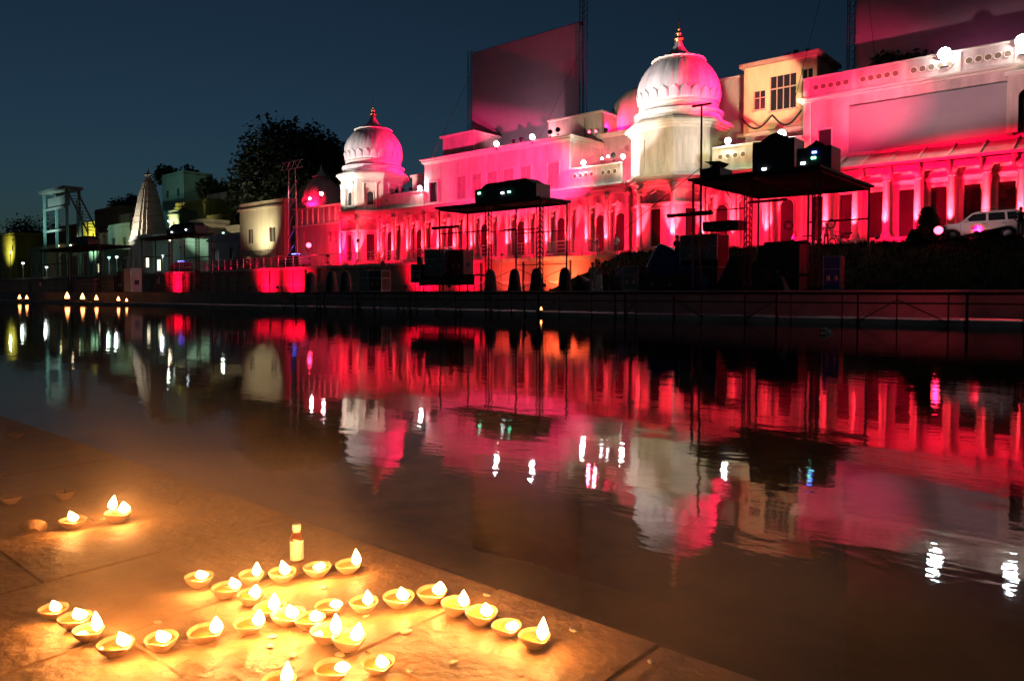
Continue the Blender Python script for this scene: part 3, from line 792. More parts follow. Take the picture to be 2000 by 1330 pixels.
ORD = lambda k: ['first', 'second', 'third', 'fourth', 'fifth', 'sixth', 'seventh', 'eighth', 'ninth', 'tenth', '11th', '12th', '13th'][k] if k < 13 else f'{k + 1}' + ('st' if (k + 1) % 10 == 1 and k > 19 else 'nd' if (k + 1) % 10 == 2 and k > 19 else 'rd' if (k + 1) % 10 == 3 and k > 19 else 'th')
for k_, (q, tgt, s) in enumerate(UPLIGHTS):
    lamp('uplight', q + Vector((0, 0, .26)), tgt, 9000 * s, HOT, 'lens_red', f'{ORD(k_)} small red uplight from the left at the foot of the palace wall', 'uplight', 'red uplights along the palace wall', .5, 30, blend=.7, radius=.08)

for k_ in range(15):
    x_ = -76.5 + k_ * 5.3
    y_ = 50.55 if x_ < -21 else 50.0
    lamp('wall_washer', (x_, y_, TER + .45), (x_ + .2, FAC, 7.0), 2800, RED, 'lens_red', f'{ORD(k_)} red wash lamp from the left along the terrace edge', 'floodlight', 'red wash lamps along the terrace edge', .6, 72, blend=.9, radius=.15)
# floodlights and projectors that wash the building from the quay, the terrace and the canopy frames
lamp('floodlight', (-45, 37, 3.4), (-31.4, 58, 18.4), 32000, (1, .82, .84), 'led_white', 'black tripod floodlight on the quay aimed at the larger dome', angle=17, stand=QUAY, blend=.35)
wash_dome = light('SPOT', (-34.6, 33.5, 7.7), 13000, (1, .85, .86), (-31.6, 58, 20.2), 15, .5, .15, name='projector_or_fill_light')
lamp('floodlight', (-16.5, 58.6, 16.0), (-30.4, 58, 18.8), 40000, (1, .006, .075), 'lens_red', 'red floodlight on the colonnade roof facing the larger dome', angle=40, blend=.5)
lamp('floodlight', (-77, 38, 3.4), (-72.6, 58, 18.4), 26000, (1, .88, .88), 'led_white', 'black tripod floodlight on the quay aimed at the smaller dome', angle=20, stand=QUAY, blend=.35)
lamp('floodlight', (-59.8, 64, 15.8), (-71.6, 58, 18.8), 24000, (1, .006, .075), 'lens_red', 'red floodlight on the long wing roof facing the smaller dome', angle=44, blend=.5)
lamp('floodlight', (-47.5, 59.5, 16.2), (-46.5, 64, 20), 620, (1, .40, .50), 'lens_red', 'small red fill lamp added on the long wing roof below the mesh screen', angle=120)  # added lamp that brightens the tall mesh screen behind it
lamp('floodlight', (-52.5, 58.5, 16.2), (-53, 64, 21), 620, (1, .45, .60), 'lens_red', 'small magenta fill lamp added on the long wing roof near the pink hut', angle=120)  # second added fill for the same mesh screen
lamp('floodlight', (-9.5, 62.9, 15.8), (-9.5, 64, 20), 420, (1, .2, .45), 'lens_red', 'small red fill lamp added on the colonnade roof below the mesh screen', angle=120)  # added to brighten the right-hand mesh screen
lamp('floodlight', (-40.75, 61.5, 17.1), (-41.2, 64.6, 20.0), 1100, (1, .003, .11), 'lens_red', 'magenta lamp on the recess roof facing the magenta dome', angle=130)

# ------------------------------------------------------------------ canopy frames on the quay
def canopy(u0, u1, v0, v1, zt, mids, label, bars):
    t = thing('canopy_frame', ((u0 + u1) / 2, (v0 + v1) / 2, QUAY), label, 'canopy frame', 'black canopy frames along the quay')
    for u in [u0] + mids + [u1]:
        for v in (v0, v1):
            r = .10 if u in (u1,) and v == v0 or (mids and u == mids[0] and v == v0) else .055
            m = MB()
            if r > .08:                             # ladder truss legs
                for sx in (-1, 1):
                    for sy in (-1, 1): m.tube([(u + sx * .13, v + sy * .13, QUAY), (u + sx * .13, v + sy * .13, zt)], .03, 6)
                k = QUAY
                while k < zt - .3:
                    m.tube([(u - .13, v - .13, k), (u + .13, v - .13, k + .3)], .016, 4).tube([(u - .13, v + .13, k + .3), (u + .13, v + .13, k)], .016, 4)
                    m.tube([(u - .13, v - .13, k), (u - .13, v + .13, k + .3)], .016, 4).tube([(u + .13, v - .13, k + .3), (u + .13, v + .13, k)], .016, 4)
                    k += .3
                m.box(u - .25, u + .25, v - .25, v + .25, QUAY + .001, QUAY + .04)
            else:
                m.tube([(u, v, QUAY), (u, v, zt)], r, 8).box(u - .15, u + .15, v - .15, v + .15, QUAY + .001, QUAY + .03)
            m.build('post', 'steel_black', t, world=True)
    # sagging cloth roof with rounded rim
    rows = []
    for j in range(7):
        row = []
        for i in range(13):
            a, b = i / 12, j / 6
            sag = -.16 * math.sin(math.pi * a * (len(mids) + 1)) ** 2 * math.sin(math.pi * b)
            row.append((u0 - .2 + (u1 - u0 + .4) * a, v0 - .2 + (v1 - v0 + .4) * b, zt + .12 + sag))
        rows.append(row)
    m = MB().sheet(rows); m.sheet([[(x, y, z - .04) for x, y, z in r_] for r_ in rows])
    for e in (rows[0], rows[-1], [r_[0] for r_ in rows], [r_[-1] for r_ in rows]): m.sheet([e, [(x, y, z - .11) for x, y, z in e]])
    m.build('roof', 'canopy_cloth', t, world=True)
    for v in (v0, v1): MB().tube([(u0, v, zt - .06), (u1, v, zt - .06)], .06, 8).build('beam', 'steel_black', t, world=True)
    for u in [u0] + mids + [u1]: MB().tube([(u, v0, zt - .06), (u, v1, zt - .06)], .05, 8).build('beam', 'steel_black', t, world=True)
    for a, b, v, z, r in bars: MB().tube([(a, v, z), (b, v, z)], r, 8).build('bar', 'steel_black', t, world=True)
    us_ = [u0] + mids + [u1]
    for a, b in zip(us_, us_[1:]):
        MB().tube([(a, v1, QUAY + .1), (b, v1, QUAY + 1.5)], .022, 6).build('brace', 'steel_black', t, world=True)
        MB().tube([(b, v1 + .05, QUAY + .1), (a, v1 + .05, QUAY + 1.5)], .022, 6).build('brace', 'steel_black', t, world=True)
    return t
c1 = canopy(-34.9, -26.6, 33.4, 36.0, 6.55, [-30.6], 'black pipe canopy frame carrying a projector box, below the pink upper wall',
            [(-35.6, -33.2, 33.4, 5.35, .10), (-31.6, -30.6, 36.0, 5.2, .05), (-30.6, -26.6, 36, 4.9, .035), (-34.9, -30.6, 33.4, 4.95, .04), (-30.6, -26.6, 33.4, 4.85, .03), (-30.6, -26.6, 36, 2.9, .03)])
c2 = canopy(-17.0, -11.1, 33.4, 41.4, 6.6, [-14.2], 'wide black canopy frame with stacked equipment on its roof, right of the larger dome',
            [(-18.4, -16.0, 33.4, 5.0, .10), (-14.2, -12.4, 33.4, 5.35, .07), (-14.2, -11.1, 41.4, 5.0, .05), (-17.0, -14.2, 33.4, 5.1, .035), (-13.4, -11.5, 33.4, 3.4, .08), (-13.4, -11.3, 33.4, 1.95, .07)])
c3 = canopy(-79.5, -67.5, 33.4, 34.8, 6.7, [-73], 'black canopy frame before the stone temple tower, second from the left', [(-79.5, -73, 33.4, 4.8, .06), (-73, -67.5, 34.8, 4.6, .05)])
c4 = canopy(-110, -91, 33.4, 37, 6.6, [-100], 'distant black canopy frame at the left end of the quay', [(-110, -100, 33.4, 4.8, .06)])

def case(p0, p1, z0, d, mtl, label, cat='flight case', name='flight_case', rz=0.0, edge='aluminium', group='flight cases on the quay', side=None, h=None):
    """road case: front from p0 to p1 (left, right end of the front face), depth d"""
    w = (Vector(p1[:2]) - Vector(p0[:2])).length; H = h
    t = thing(name, ((p0[0] + p1[0]) / 2, (p0[1] + p1[1]) / 2, z0), label, cat, group, math.atan2(p1[1] - p0[1], p1[0] - p0[0]) + rz)
    x = w / 2
    MB().box(-x, x, 0, d, .0, H).build('body', mtl, t, bevel=.006)
    e = .022; m = MB()
    for a in (-x, x):
        for b in (0, d): m.box(a - e, a + e, b - e, b + e, .0, H)
    for z in (e, H - e, H * .62):
        for b in (0, d): m.box(-x, x, b - e, b + e, z - e, z + e)
        for a in (-x, x): m.box(a - e, a + e, 0, d, z - e, z + e)
    m.build('edge_trim', edge, t)
    for k in (-.45, .45):
        o = MB().box(k * w * .5 - .07, k * w * .5 + .07, -.03, -.004, H * .28, H * .42).build('latch', 'aluminium', t, bevel=.008)
    for s in (0, 1):
        hx = x + .012 if s else -x - .012
        MB().box(hx - .012, hx + .012, d * .3, d * .7, H * .3, H * .5).build('handle', 'steel_black', t)
    if side: MB().box(x + .001, x + .03, .06, d - .06, .08, H - .08).build('rack_face', side, t)
    return t
def case_px(px0, px1, py0, v, z0, d, mtl, label, **k):
    a, b = at_v(px0, 560, v), at_v(px1, 560, v)
    top = at_v((px0 + px1) / 2, py0, v).z
    return case((a.x, v), (b.x, v), z0, d, mtl, label, h=max(.15, top - z0), **k)

# projector boxes on the canopy roofs
ZR = 6.55 + .20
def projector(u0, u1, v, z0, h, label, leds):
    t = thing('projector_box', ((u0 + u1) / 2, v, z0), label, 'projector', 'projector boxes on the canopy roofs')
    MB().box(u0, u1, v - .6, v + .8, z0, z0 + h).box(u0 + .5, (u0 + u1) / 2, v - .4, v + .6, z0 + h, z0 + h + .14).build('housing', 'case_black', t, world=True, bevel=.03)
    MB().prism([(u0 + .4, z0 + h + .02), (u0 + .9, z0 + h + .3), (u1 - .9, z0 + h + .36), (u1 - .3, z0 + h + .02)], v - .5, v + .7).build('rain_cover', 'cover_cloth', t, world=True)
    for k, (f, g, mm) in enumerate(leds):
        x = u0 + (u1 - u0) * f
        MB().box(x - .10, x + .10, v - .64, v - .6, z0 + h * g - .05, z0 + h * g + .05).build('status_light', mm, t, world=True)
    for k in range(4): MB().lathe([(.12, 0), (.14, .05), (.14, .08), (.1, .08)], 12, ((u0 + (u1 - u0) * (.2 + .2 * k)), v - .45, z0 + h * .4)).build('vent', 'steel_black', t, world=True)
    return t
projector(-32.6, -27.6, 34.9, 6.68, 1.0, 'long black projector box with green lights on the left canopy roof', [(.08, .75, 'lens_green'), (.47, .6, 'led_white'), (.58, .62, 'lens_green')])
projector(-12.9, -11.3, 36.5, 6.72, 1.3, 'black projector box with small coloured lights on the right canopy roof', [(.2, .45, 'led_white'), (.5, .6, 'lens_green'), (.52, .8, 'lens_blue')])
projector(-15.3, -13.2, 37.0, 6.72, 2.0, 'tall black equipment stack in the middle of the right canopy roof', [(.3, .3, 'led_white')])
projector(-16.9, -15.9, 34.6, 6.72, .55, 'small black box at the left end of the right canopy roof', [])
projector(-76, -70, 35, 6.8, .9, 'black projector box on the canopy before the stone temple tower', [(.2, .5, 'led_white'), (.7, .6, 'led_white')])
projector(-103, -97, 35, 6.7, 1.0, 'black projector box on the distant left canopy', [(.1, .4, 'lens_warm')])
# coloured washes thrown by the projectors, plus added fill washes
def wash(loc, tgt, e, col, ang, blend=.25, sx=1.0, sy=1.0):
    o = light('SPOT', loc, e, col, tgt, ang, blend, .15, name='projector_or_fill_light'); o.scale = (sx, sy, 1); return o
wash((-33.5, 36.3, 7.4), (-49.3, 56, 13.3), 70000, PINK, 30, .55, 1.9, .70)
wash((-29.5, 36.2, 7.4), (-31.0, 54.3, 13.7), 10500, WARM, 21, .5, 3.0, .95)
wash((-72.5, 36.2, 7.4), (-71.8, 54.3, 13.4), 17000, (1, .97, .88), 16, .3, 1.5, .80)
wash((-14.5, 38.3, 8.0), (-23.8, 57, 12.4), 6000, LIME, 16, .3, 1.5, .55)
wash((-13.5, 38.3, 8.0), (-24.6, 62, 18.3), 24000, (1.0, .96, .56), 12, .3, 1.05, 1)
wash((-12.8, 38.3, 8.0), (-17.4, 56, 14.6), 28000, (1, .03, .14), 30, .9, 1.5, .85)
wash((-12.0, 38.3, 8.0), (-10, 56, 14.4), 8000, (1, .52, .58), 30, .9, 2.0, .7)  # added fill that lifts the grey screen and the upper wall
wash((-12.0, 38.3, 8.0), (-7.4, 51, 5.4), 1500, (1, .6, .6), 14, .8, 1.4, .8)  # added fill spot that brightens the parked white car
wash((-12.0, 38.3, 8.0), (-9.5, 54, 9.6), 30000, RED, 26, .8, 2.2, .5)

# white lamps one sees from across the water
def white_lamp(px, py, v, base, size, e, label, lens='lens_white', col=WHITE, kind='SPOT'):
    p = at_v(px, py, v)
    tg = Vector((p.x * .35, 6, 1.0))
    return lamp('floodlight', p, tg, e, col, lens, label, 'floodlight', 'lit floodlights facing the river', size, 80, stand=None, kind=kind) if base is None else \
           lamp('floodlight', p, tg, e, col, lens, label, 'floodlight', 'lit floodlights facing the river', size, 80, stand=base, kind=kind)
white_lamp(970, 281, 55.5, None, 1.25, 300, 'white floodlight on the long wing roof, left of two')
white_lamp(1040, 268, 55.5, None, 1.25, 300, 'white floodlight on the long wing roof, right of two')
white_lamp(1140, 318, 55.75, None, 1.0, 500, 'white floodlight at the left end of the pierced cream balcony', kind='POINT')
white_lamp(1217, 306, 55.75, None, .9, 450, 'white floodlight on the pierced balcony beside the larger dome', kind='POINT')
white_lamp(1422, 275, 55.75, None, 1.1, 300, 'white floodlight on the yellow balcony right of the larger dome', kind='POINT')
white_lamp(1527, 262, 55.9, 11.6, 1.5, 260, 'white floodlight on a stand under the red canopy edge beside the screen wall', lens='lens_bright', kind='POINT')
white_lamp(1845, 105, 55.7, None, 1.9, 130, 'very bright white floodlight on the parapet above the grey screen', lens='lens_bright', kind='POINT')
white_lamp(1997, 80, 55.7, None, 1.9, 130, 'very bright white floodlight on the parapet at the right edge', lens='lens_bright', kind='POINT')
white_lamp(628, 378, 56.7, None, 1.1, 420, 'white floodlight in front of the red shrine dome, larger of two', col=(1, .10, .14), kind='POINT')
white_lamp(605, 388, 56.7, None, .7, 250, 'small white floodlight at the left of the red shrine dome')
white_lamp(672, 384, 56.2, None, .9, 250, 'white floodlight on the corner left of the smaller dome', kind='POINT')
white_lamp(820, 367, 55.75, None, 1.1, 420, 'white floodlight on the plain balcony right of the smaller dome', kind='POINT')
white_lamp(1151, 258, 60.0, None, .7, 500, 'left of two red lamps on the roof room', 'lens_red', (1, .1, .2))
white_lamp(1164, 257, 60.0, None, .7, 500, 'right of two red lamps on the roof room', 'lens_red', (1, .1, .2))
for k, (px, py) in enumerate([(1188, 306), (1176, 310)]):
    white_lamp(px, py, 56.0, None, .5, 0, ('small lamp on the pierced balcony, right of two', 'small lamp on the pierced balcony, left of two')[k])
for x_, v_, z_, lb in ((-38.6, 57.6, 11.05, 'small red lamp in the recess behind the pierced cream balcony, left of two'), (-36.4, 57.6, 11.05, 'small red lamp in the recess behind the pierced cream balcony, right of two')):
    lamp('floodlight', (x_, v_, z_ + .2), (x_ - .3, 61, 13.6), 420, (1, .10, .20), 'lens_red', lb, angle=110, size=.5)
for sx_, lb in ((-2.6, 'left'), (2.4, 'right')):  # lamps added to redden the shrine dome
    lamp('floodlight', (pc.x + sx_, 57.75, 12.75), (pc.x + sx_ * .3, 60.4, 14.9), 1300, (1, .004, .06), 'lens_red', f'small red fill lamp added on the {lb} of the red shrine terrace', angle=110, size=.5)
# unlit moving-head lights waiting on the roof edges
for k, (px, py, v_, lb) in enumerate([(1004, 276, 56.2, 'between the two white roof floodlights, left of two'), (1018, 273, 56.2, 'between the two white roof floodlights, right of two'), (1075, 258, 56.4, 'right of the roof floodlights, left of two'), (1090, 254, 56.4, 'right of the roof floodlights, beside the roof room'),
        (1198, 304, 56.0, 'left of the balcony floodlight beside the larger dome'), (775, 374, 56.0, 'on the plain balcony beside the smaller dome, left of three'), (788, 371, 56.0, 'on the plain balcony beside the smaller dome, middle of three'), (802, 369, 56.0, 'on the plain balcony beside the smaller dome, right of three')]):
    p = at_v(px, py, v_); lamp('stage_light', p, (p.x * .5, 10, 4 + k), 0, WHITE, 'pane_glass', 'dark unlit stage light ' + lb, 'stage light', 'unlit stage lights on the roof edges', 1.0)
# red lamps against the retaining wall below the terrace
for u, e, c_, lb in ((-107.5, 1500, RED, 'red floodlight by the retaining wall at the far left'), (-83.0, 1300, RED, 'red floodlight at the left end of the second red wall patch'), (-77.0, 1600, RED, 'red floodlight at the middle of the second red wall patch'),
                     (-54.5, 1500, RED, 'red floodlight by the wall behind the left speaker stack'), (-48.5, 900, RED, 'red floodlight by the wall behind the canopy frame'), (-37.5, 1500, (1, .13, .05), 'orange floodlight by the wall below the terrace railing'),
                     (-43, 500, (1, .08, .06), 'dim orange floodlight by the wall behind covered lights')):
    lamp('wall_washer', (u, 47.6, 1.75), (u + .3, 50, 3.0), e, c_, 'lens_red', lb, 'floodlight', 'red lamps washing the retaining wall', .8, 130, blend=.9)
lamp('wall_washer', at_v(1833, 450, 49.4), (-4, 20, 2.0), 90, RED, 'lens_red', 'red lamp glowing beside the dark bush in front of the white car', 'floodlight', None, 1.2, 120)
lamp('wall_washer', at_v(640, 500, 51.5) , (uu(640, 57), 57, 9), 4000, RED, 'lens_red', 'red lamp on the terrace in front of the red shrine wall', 'floodlight', None, .8, 130, stand=TER)
lamp('wall_washer', at_v(603, 479, 50.6), (-30, 20, 2), 90, RED, 'lens_red', 'red lamp on the terrace railing below the red shrine', 'floodlight', None, 1.5, 130, stand=TER)
for px, lb in ((1600, 'red lamp behind the railing near the motorcycles'), (700, 'red lamp on the terrace below the smaller dome')):
    lamp('wall_washer', at_v(px, 470, 51.2), (uu(px, 56), 56, 8), 900, RED, 'lens_red', lb, 'floodlight', None, .8, 120, stand=TER)

lamp('wall_washer', (-2.2, 31.4, .75), (-16, 30.6, .1), 500, (1, .06, .10), 'lens_red', 'red floodlight standing on the far landing at the right end', 'floodlight', None, .8, 70, stand=.2, blend=.8)
# big mesh screens standing above the roofs
def sky_screen(x0, x1, v, z0, z1, zmast, label, lamp_top=False):
    t = thing('projection_screen', ((x0 + x1) / 2, v, z0), label, 'screen', 'tall mesh screens above the roofs')
    MB().box(x0, x1, v, v + .12, z0, z1).build('mesh_sheet', 'screen_mesh', t, world=True)
    MB().box(x0 - .1, x1 + .1, v + .13, v + .4, z1 - .25, z1 + .1).build('top_beam', 'steel_black', t, world=True)
    for x in (x0 - .35, x1 + .35):
        m = MB(); h = .28
        zm = z1 + .3 if x < x0 and not lamp_top else zmast
        for sx in (-1, 1):
            for sy in (-1, 1): m.tube([(x + sx * h, v + .2 + sy * h, z0 - 1.2), (x + sx * h, v + .2 + sy * h, zm)], .04, 6)
        k = z0 - 1.2
        while k < zm - .6:
            m.tube([(x - h, v + .2 - h, k), (x + h, v + .2 - h, k + .6)], .025, 4).tube([(x + h, v + .2 - h, k), (x + h, v + .2 + h, k + .6)], .025, 4).tube([(x - h, v + .2 - h, k + .6), (x + h, v + .2 - h, k + .6)], .025, 4)
            k += .6
        m.build('mast', 'steel_rust', t, world=True)
        for s in (-1, 1): MB().tube([(x, v, z1 * .8 + z0 * .2), (x + s * 3.2, v - 4.0, z0 - .6)], .02, 5).build('guy_wire', 'steel_rust', t, world=True)
    return t
a, b = at_v(922, 105, 64), at_v(1132, 46, 64)
sky_screen(a.x, b.x, 64, 16.4, a.z, b.z + 6, 'tall dim mesh screen on masts above the long wing roof')
a = at_v(1672, 40, 64)
sky_screen(a.x, 6, 64, 16.5, 40, 41, 'tall dim mesh screen on a lattice mast above the colonnade roof')

# ------------------------------------------------------------------ water-side scaffold posts, railing, poles
sf = thing('scaffold_frame', (-20, 29.3, 0), 'low dark pipe scaffold standing in the water along the quay', 'scaffold')
pu = -46.0; prev = None; kk = 0
while pu < -1.5:
    m = MB().tube([(pu, 28.85, -.8), (pu, 28.85, 1.12)], random.choice((.025, .03, .045, .06)), 7)
    m.build('post', 'steel_rust', sf, world=True)
    if prev is not None and kk % 4 == 1: MB().tube([(prev, 28.9, .12), (pu, 28.9, .9)], .02, 6).build('brace', 'steel_rust', sf, world=True)
    if prev is not None and kk % 7 == 3: MB().tube([(prev, 28.9, .9), (pu, 28.9, .12)], .02, 6).build('brace', 'steel_rust', sf, world=True)
    prev = pu; pu += random.choice((.55, .9, 1.3, 1.9, 1.6, .35)); kk += 1
for z in (1.1, .78): MB().tube([(-46, 28.8, z), (-1.5, 28.8, z)], .028, 6).build('ledger', 'steel_rust', sf, world=True)
for k in range(11): MB().box(-46 + k * 4.05, -46 + k * 4.05 + 4.03, 28.65, 29.35, 1.13, 1.165).build('plank', 'steel_rust', sf, world=True)

rl = thing('terrace_railing', (-60, 50.15, TER + .05), 'long pale pipe railing along the terrace edge below the palace', 'railing')
for k in range(48):
    u = -110 + k * 1.62
    MB().tube([(u, 50.12, TER + .05), (u, 50.12, TER + 1.35)], .035, 7).build('post', 'steel_rail', rl, world=True)
for z, r in ((1.36, .045), (1.02, .022), (.70, .022), (.38, .022)): MB().tube([(-110, 50.12, TER + z), (-33.86, 50.12, TER + z)], r, 7).build('rail', 'steel_rail', rl, world=True)

p = at_v(1365, 205, 33.6)
pl = thing('light_pole', (p.x, 33.9, QUAY), 'thin tall pole with a short crossbar, before the larger dome', 'pole')
MB().tube([(p.x, 33.9, QUAY), (p.x, 33.9, p.z)], .07, 8, .045).build('shaft', 'steel_rust', pl, world=True)
MB().box(p.x - .5, p.x + .5, 33.84, 33.96, p.z, p.z + .08).build('crossbar', 'steel_black', pl, world=True)
MB().tube([(p.x, 33.9, p.z - 3), (p.x - 4.6, 33.9, QUAY + 3.2)], .02, 5).build('stay_wire', 'steel_rust', pl, world=True)
a = at_v(570, 330, 52)
lt = thing('lattice_tower', (a.x, 52, TER), 'thin lattice lighting tower with a flat truss head, left of the red shrine', 'tower')
m = MB()
for s in (-1, 1): m.tube([(a.x + s * 1.1, 52, TER), (a.x + s * .7, 52, a.z)], .06, 6)
m.build('leg', 'steel_rail', lt, world=True)
for k in range(6): MB().tube([(a.x - 1.0, 52, TER + k * 1.8), (a.x + 1.0, 52, TER + 1.8 + k * 1.8)], .035, 5).build('brace', 'steel_rail', lt, world=True)
m = MB().tube([(a.x - 2.3, 52, a.z), (a.x + 2.3, 52, a.z)], .05, 6).tube([(a.x - 2.3, 52, a.z + .9), (a.x + 2.3, 52, a.z + .9)], .05, 6)
for k in range(8): m.tube([(a.x - 2.3 + k * .575, 52, a.z + .9 * (k % 2)), (a.x - 2.3 + (k + 1) * .575, 52, a.z + .9 * ((k + 1) % 2))], .03, 5)
m.build('truss_head', 'steel_rail', lt, world=True)
# cable garlands under the green house
for i, (qa, qb, lb) in enumerate((((1448, 232), (1508, 225), 'dark cable swag hanging under the green house windows, left'), ((1508, 225), (1566, 215), 'dark cable swag hanging under the green house windows, right'))):
    A, B = at_v(*qa, 61.5), at_v(*qb, 61.5)
    tag(MB().tube([A.lerp(B, t / 12) - Vector((0, 0, 1.0 * math.sin(math.pi * t / 12))) for t in range(13)], .07, 6).build('cable_swag', 'steel_black', None, True), lb, 'cable', 'cable swags')

# ------------------------------------------------------------------ equipment on the quay
case_px(1608, 1640, 500, 33.7, QUAY + .065, 1.0, 'case_blue', 'blue flight case with white edges and a dark rack side, at the quay edge', side='case_red', rz=R(8))
case_px(830, 868, 487, 34.6, QUAY + 1.15, .9, 'case_grey', 'grey flight case on the table beside the left canopy post', edge='aluminium')
case_px(878, 905, 488, 35.0, QUAY + 1.15, .9, 'case_red', 'maroon flight case stacked right of the grey one', edge='steel_black')
case_px(803, 820, 516, 34.2, QUAY + .65, .5, 'case_black', 'small pale-edged speaker box at the left end of the stack', cat='speaker', name='speaker_box')
case_px(1328, 1400, 458, 35.2, QUAY + 1.25, 1.3, 'case_grey', 'big grey box with pale rim under the right canopy', side='case_red')
case_px(1372, 1440, 432, 36.2, QUAY + 3.2, 1.0, 'case_black', 'black equipment box on the big grey box under the right canopy', edge='steel_black')
case_px(1330, 1400, 508, 35.2, QUAY + .01, 1.3, 'case_black', 'black lower box beneath the big grey box', edge='steel_black')
case_px(1216, 1246, 520, 34.0, QUAY + .065, .8, 'case_grey', 'grey counter box beside the group of standing people')
case_px(703, 718, 528, 34.2, QUAY + .065, .8, 'case_grey', 'narrow grey cabinet right of the covered lights')
case_px(720, 745, 528, 34.2, QUAY + .065, .8, 'case_black', 'black cabinet with a small light, right of the narrow grey cabinet')
case_px(1480, 1560, 478, 36.0, QUAY + .01, 1.2, 'case_black', 'long black crate low under the right canopy', edge='steel_black')
case_px(1700, 1790, 548, 33.8, QUAY + .065, .9, 'case_black', 'flat black crate on the quay right of the blue case', edge='steel_black')
case_px(1255, 1330, 535, 34.0, QUAY + .065, .9, 'case_black', 'low black trunk in front of the blue tarpaulin', edge='steel_black')
case_px(150, 185, 545, 34.0, QUAY + .065, 1.2, 'case_grey', 'grey crate at the left end of the quay')
case_px(195, 222, 538, 34.0, QUAY + .065, 1.2, 'case_grey', 'pale grey crate left of the standing dark figure')
case_px(243, 256, 524, 33.7, QUAY + .065, 1.2, 'cloth_white', 'white box below the standing dark figure')
# table under the left stack
tb = thing('equipment_table', (-34.6, 34.9, QUAY), 'long dark equipment table left of the canopy frame', 'table')
a, b = uu(815, 34.4), uu(925, 34.4)
MB().box(a, b, 34.4, 35.9, QUAY + 1.07, QUAY + 1.15).build('tabletop', 'case_black', tb, world=True)
MB().box(a + .05, b - .05, 34.5, 34.53, QUAY + .45, QUAY + 1.07).build('skirt', 'cover_cloth', tb, world=True)
for x in (a + .1, (a + b) / 2, b - .1):
    for y in (34.56, 35.8): MB().tube([(x, y, QUAY), (x, y, QUAY + 1.07)], .035, 6).build('leg', 'steel_black', tb, world=True)
# guard rails with small monitors on the left stack
gr = thing('guard_rail', (-36, 36.4, QUAY), 'grey guard rail with hanging boxes above the equipment table', 'railing')
a, b = uu(812, 36.4), uu(905, 36.4)
for k in range(7):
    x = a + (b - a) * k / 6
    MB().tube([(x, 36.4, QUAY), (x, 36.4, 4.1)], .03, 6).build('post', 'steel_rail', gr, world=True)
    if k < 6 and k != 2: MB().box(x + .2, x + (b - a) / 6 - .15, 36.3, 36.6, 3.1, 3.75).build('box', 'case_black', gr, world=True, bevel=.03)
for z in (4.05, 3.0): MB().tube([(a, 36.4, z), (b, 36.4, z)], .03, 6).build('rail', 'steel_rail', gr, world=True)

# hooded stage lights
def hooded(px, v, label, s=1.0):
    x = uu(px, v)
    t = thing('covered_light', (x, v, QUAY + .002), label, 'covered light', 'stage lights under black covers')
    fold = lambda a, z: 1 + .05 * math.sin(7 * a + z * 3) * max(0, 1 - z)
    MB().lathe([(.46 * s, 0), (.43 * s, .2 * s), (.38 * s, .7 * s), (.34 * s, 1.1 * s), (.26 * s, 1.38 * s), (.14 * s, 1.5 * s), (.01, 1.53 * s)], 28, mod=fold).build('cover', 'cover_cloth', t, True)
    MB().box(-.42 * s, .42 * s, -.42 * s, .42 * s, 0, .06).build('base', 'steel_black', t)
names = ['first', 'second', 'third', 'fourth']
for i, px in enumerate((958, 1005, 1048, 1103)): hooded(px, 36.9, f'{names[i]} black hooded stage light from the left under the left canopy frame')
for i, px in enumerate((607, 648, 676)): hooded(px, 37.5, f'{names[i]} black hooded stage light in front of the red wall patch', 1.15)
# blue tarpaulin heap
def heap(px0, px1, pyt, v, d, mtl, name, label, cat):
    a, b = uu(px0, v), uu(px1, v); zt = at_v((px0 + px1) / 2, pyt, v).z
    rows = []
    for j in range(13):
        row = []
        for i in range(21):
            s, t = i / 20, j / 12
            e = min(1, math.sin(math.pi * s) * 1.7) ** .6 * min(1, math.sin(math.pi * t) * 1.6) ** .6
            z = QUAY + (zt - QUAY) * e * (.80 + .13 * math.sin(5 * s + 2 * t) + .12 * math.sin(11 * s - 7 * t) + random.uniform(-.05, .05))
            row.append((a + (b - a) * s, v + d * t, max(QUAY, z)))
        rows.append(row)
    return tag(MB().sheet(rows).build(name, mtl, None, True), label, cat)
heap(1240, 1385, 478, 34.9, 2.6, 'tarp_blue', 'tarpaulin', 'blue tarpaulin thrown over equipment left of the big grey box', 'tarpaulin')
heap(1115, 1150, 540, 36.0, 1.6, 'cover_cloth', 'cable_heap', 'dark heap of cloth on the quay beside the orange wall', 'cloth heap')
heap(1395, 1530, 500, 34.2, 1.0, 'cover_cloth', 'cover_sheet', 'dark sheet draped over boxes under the right canopy', 'cloth heap')

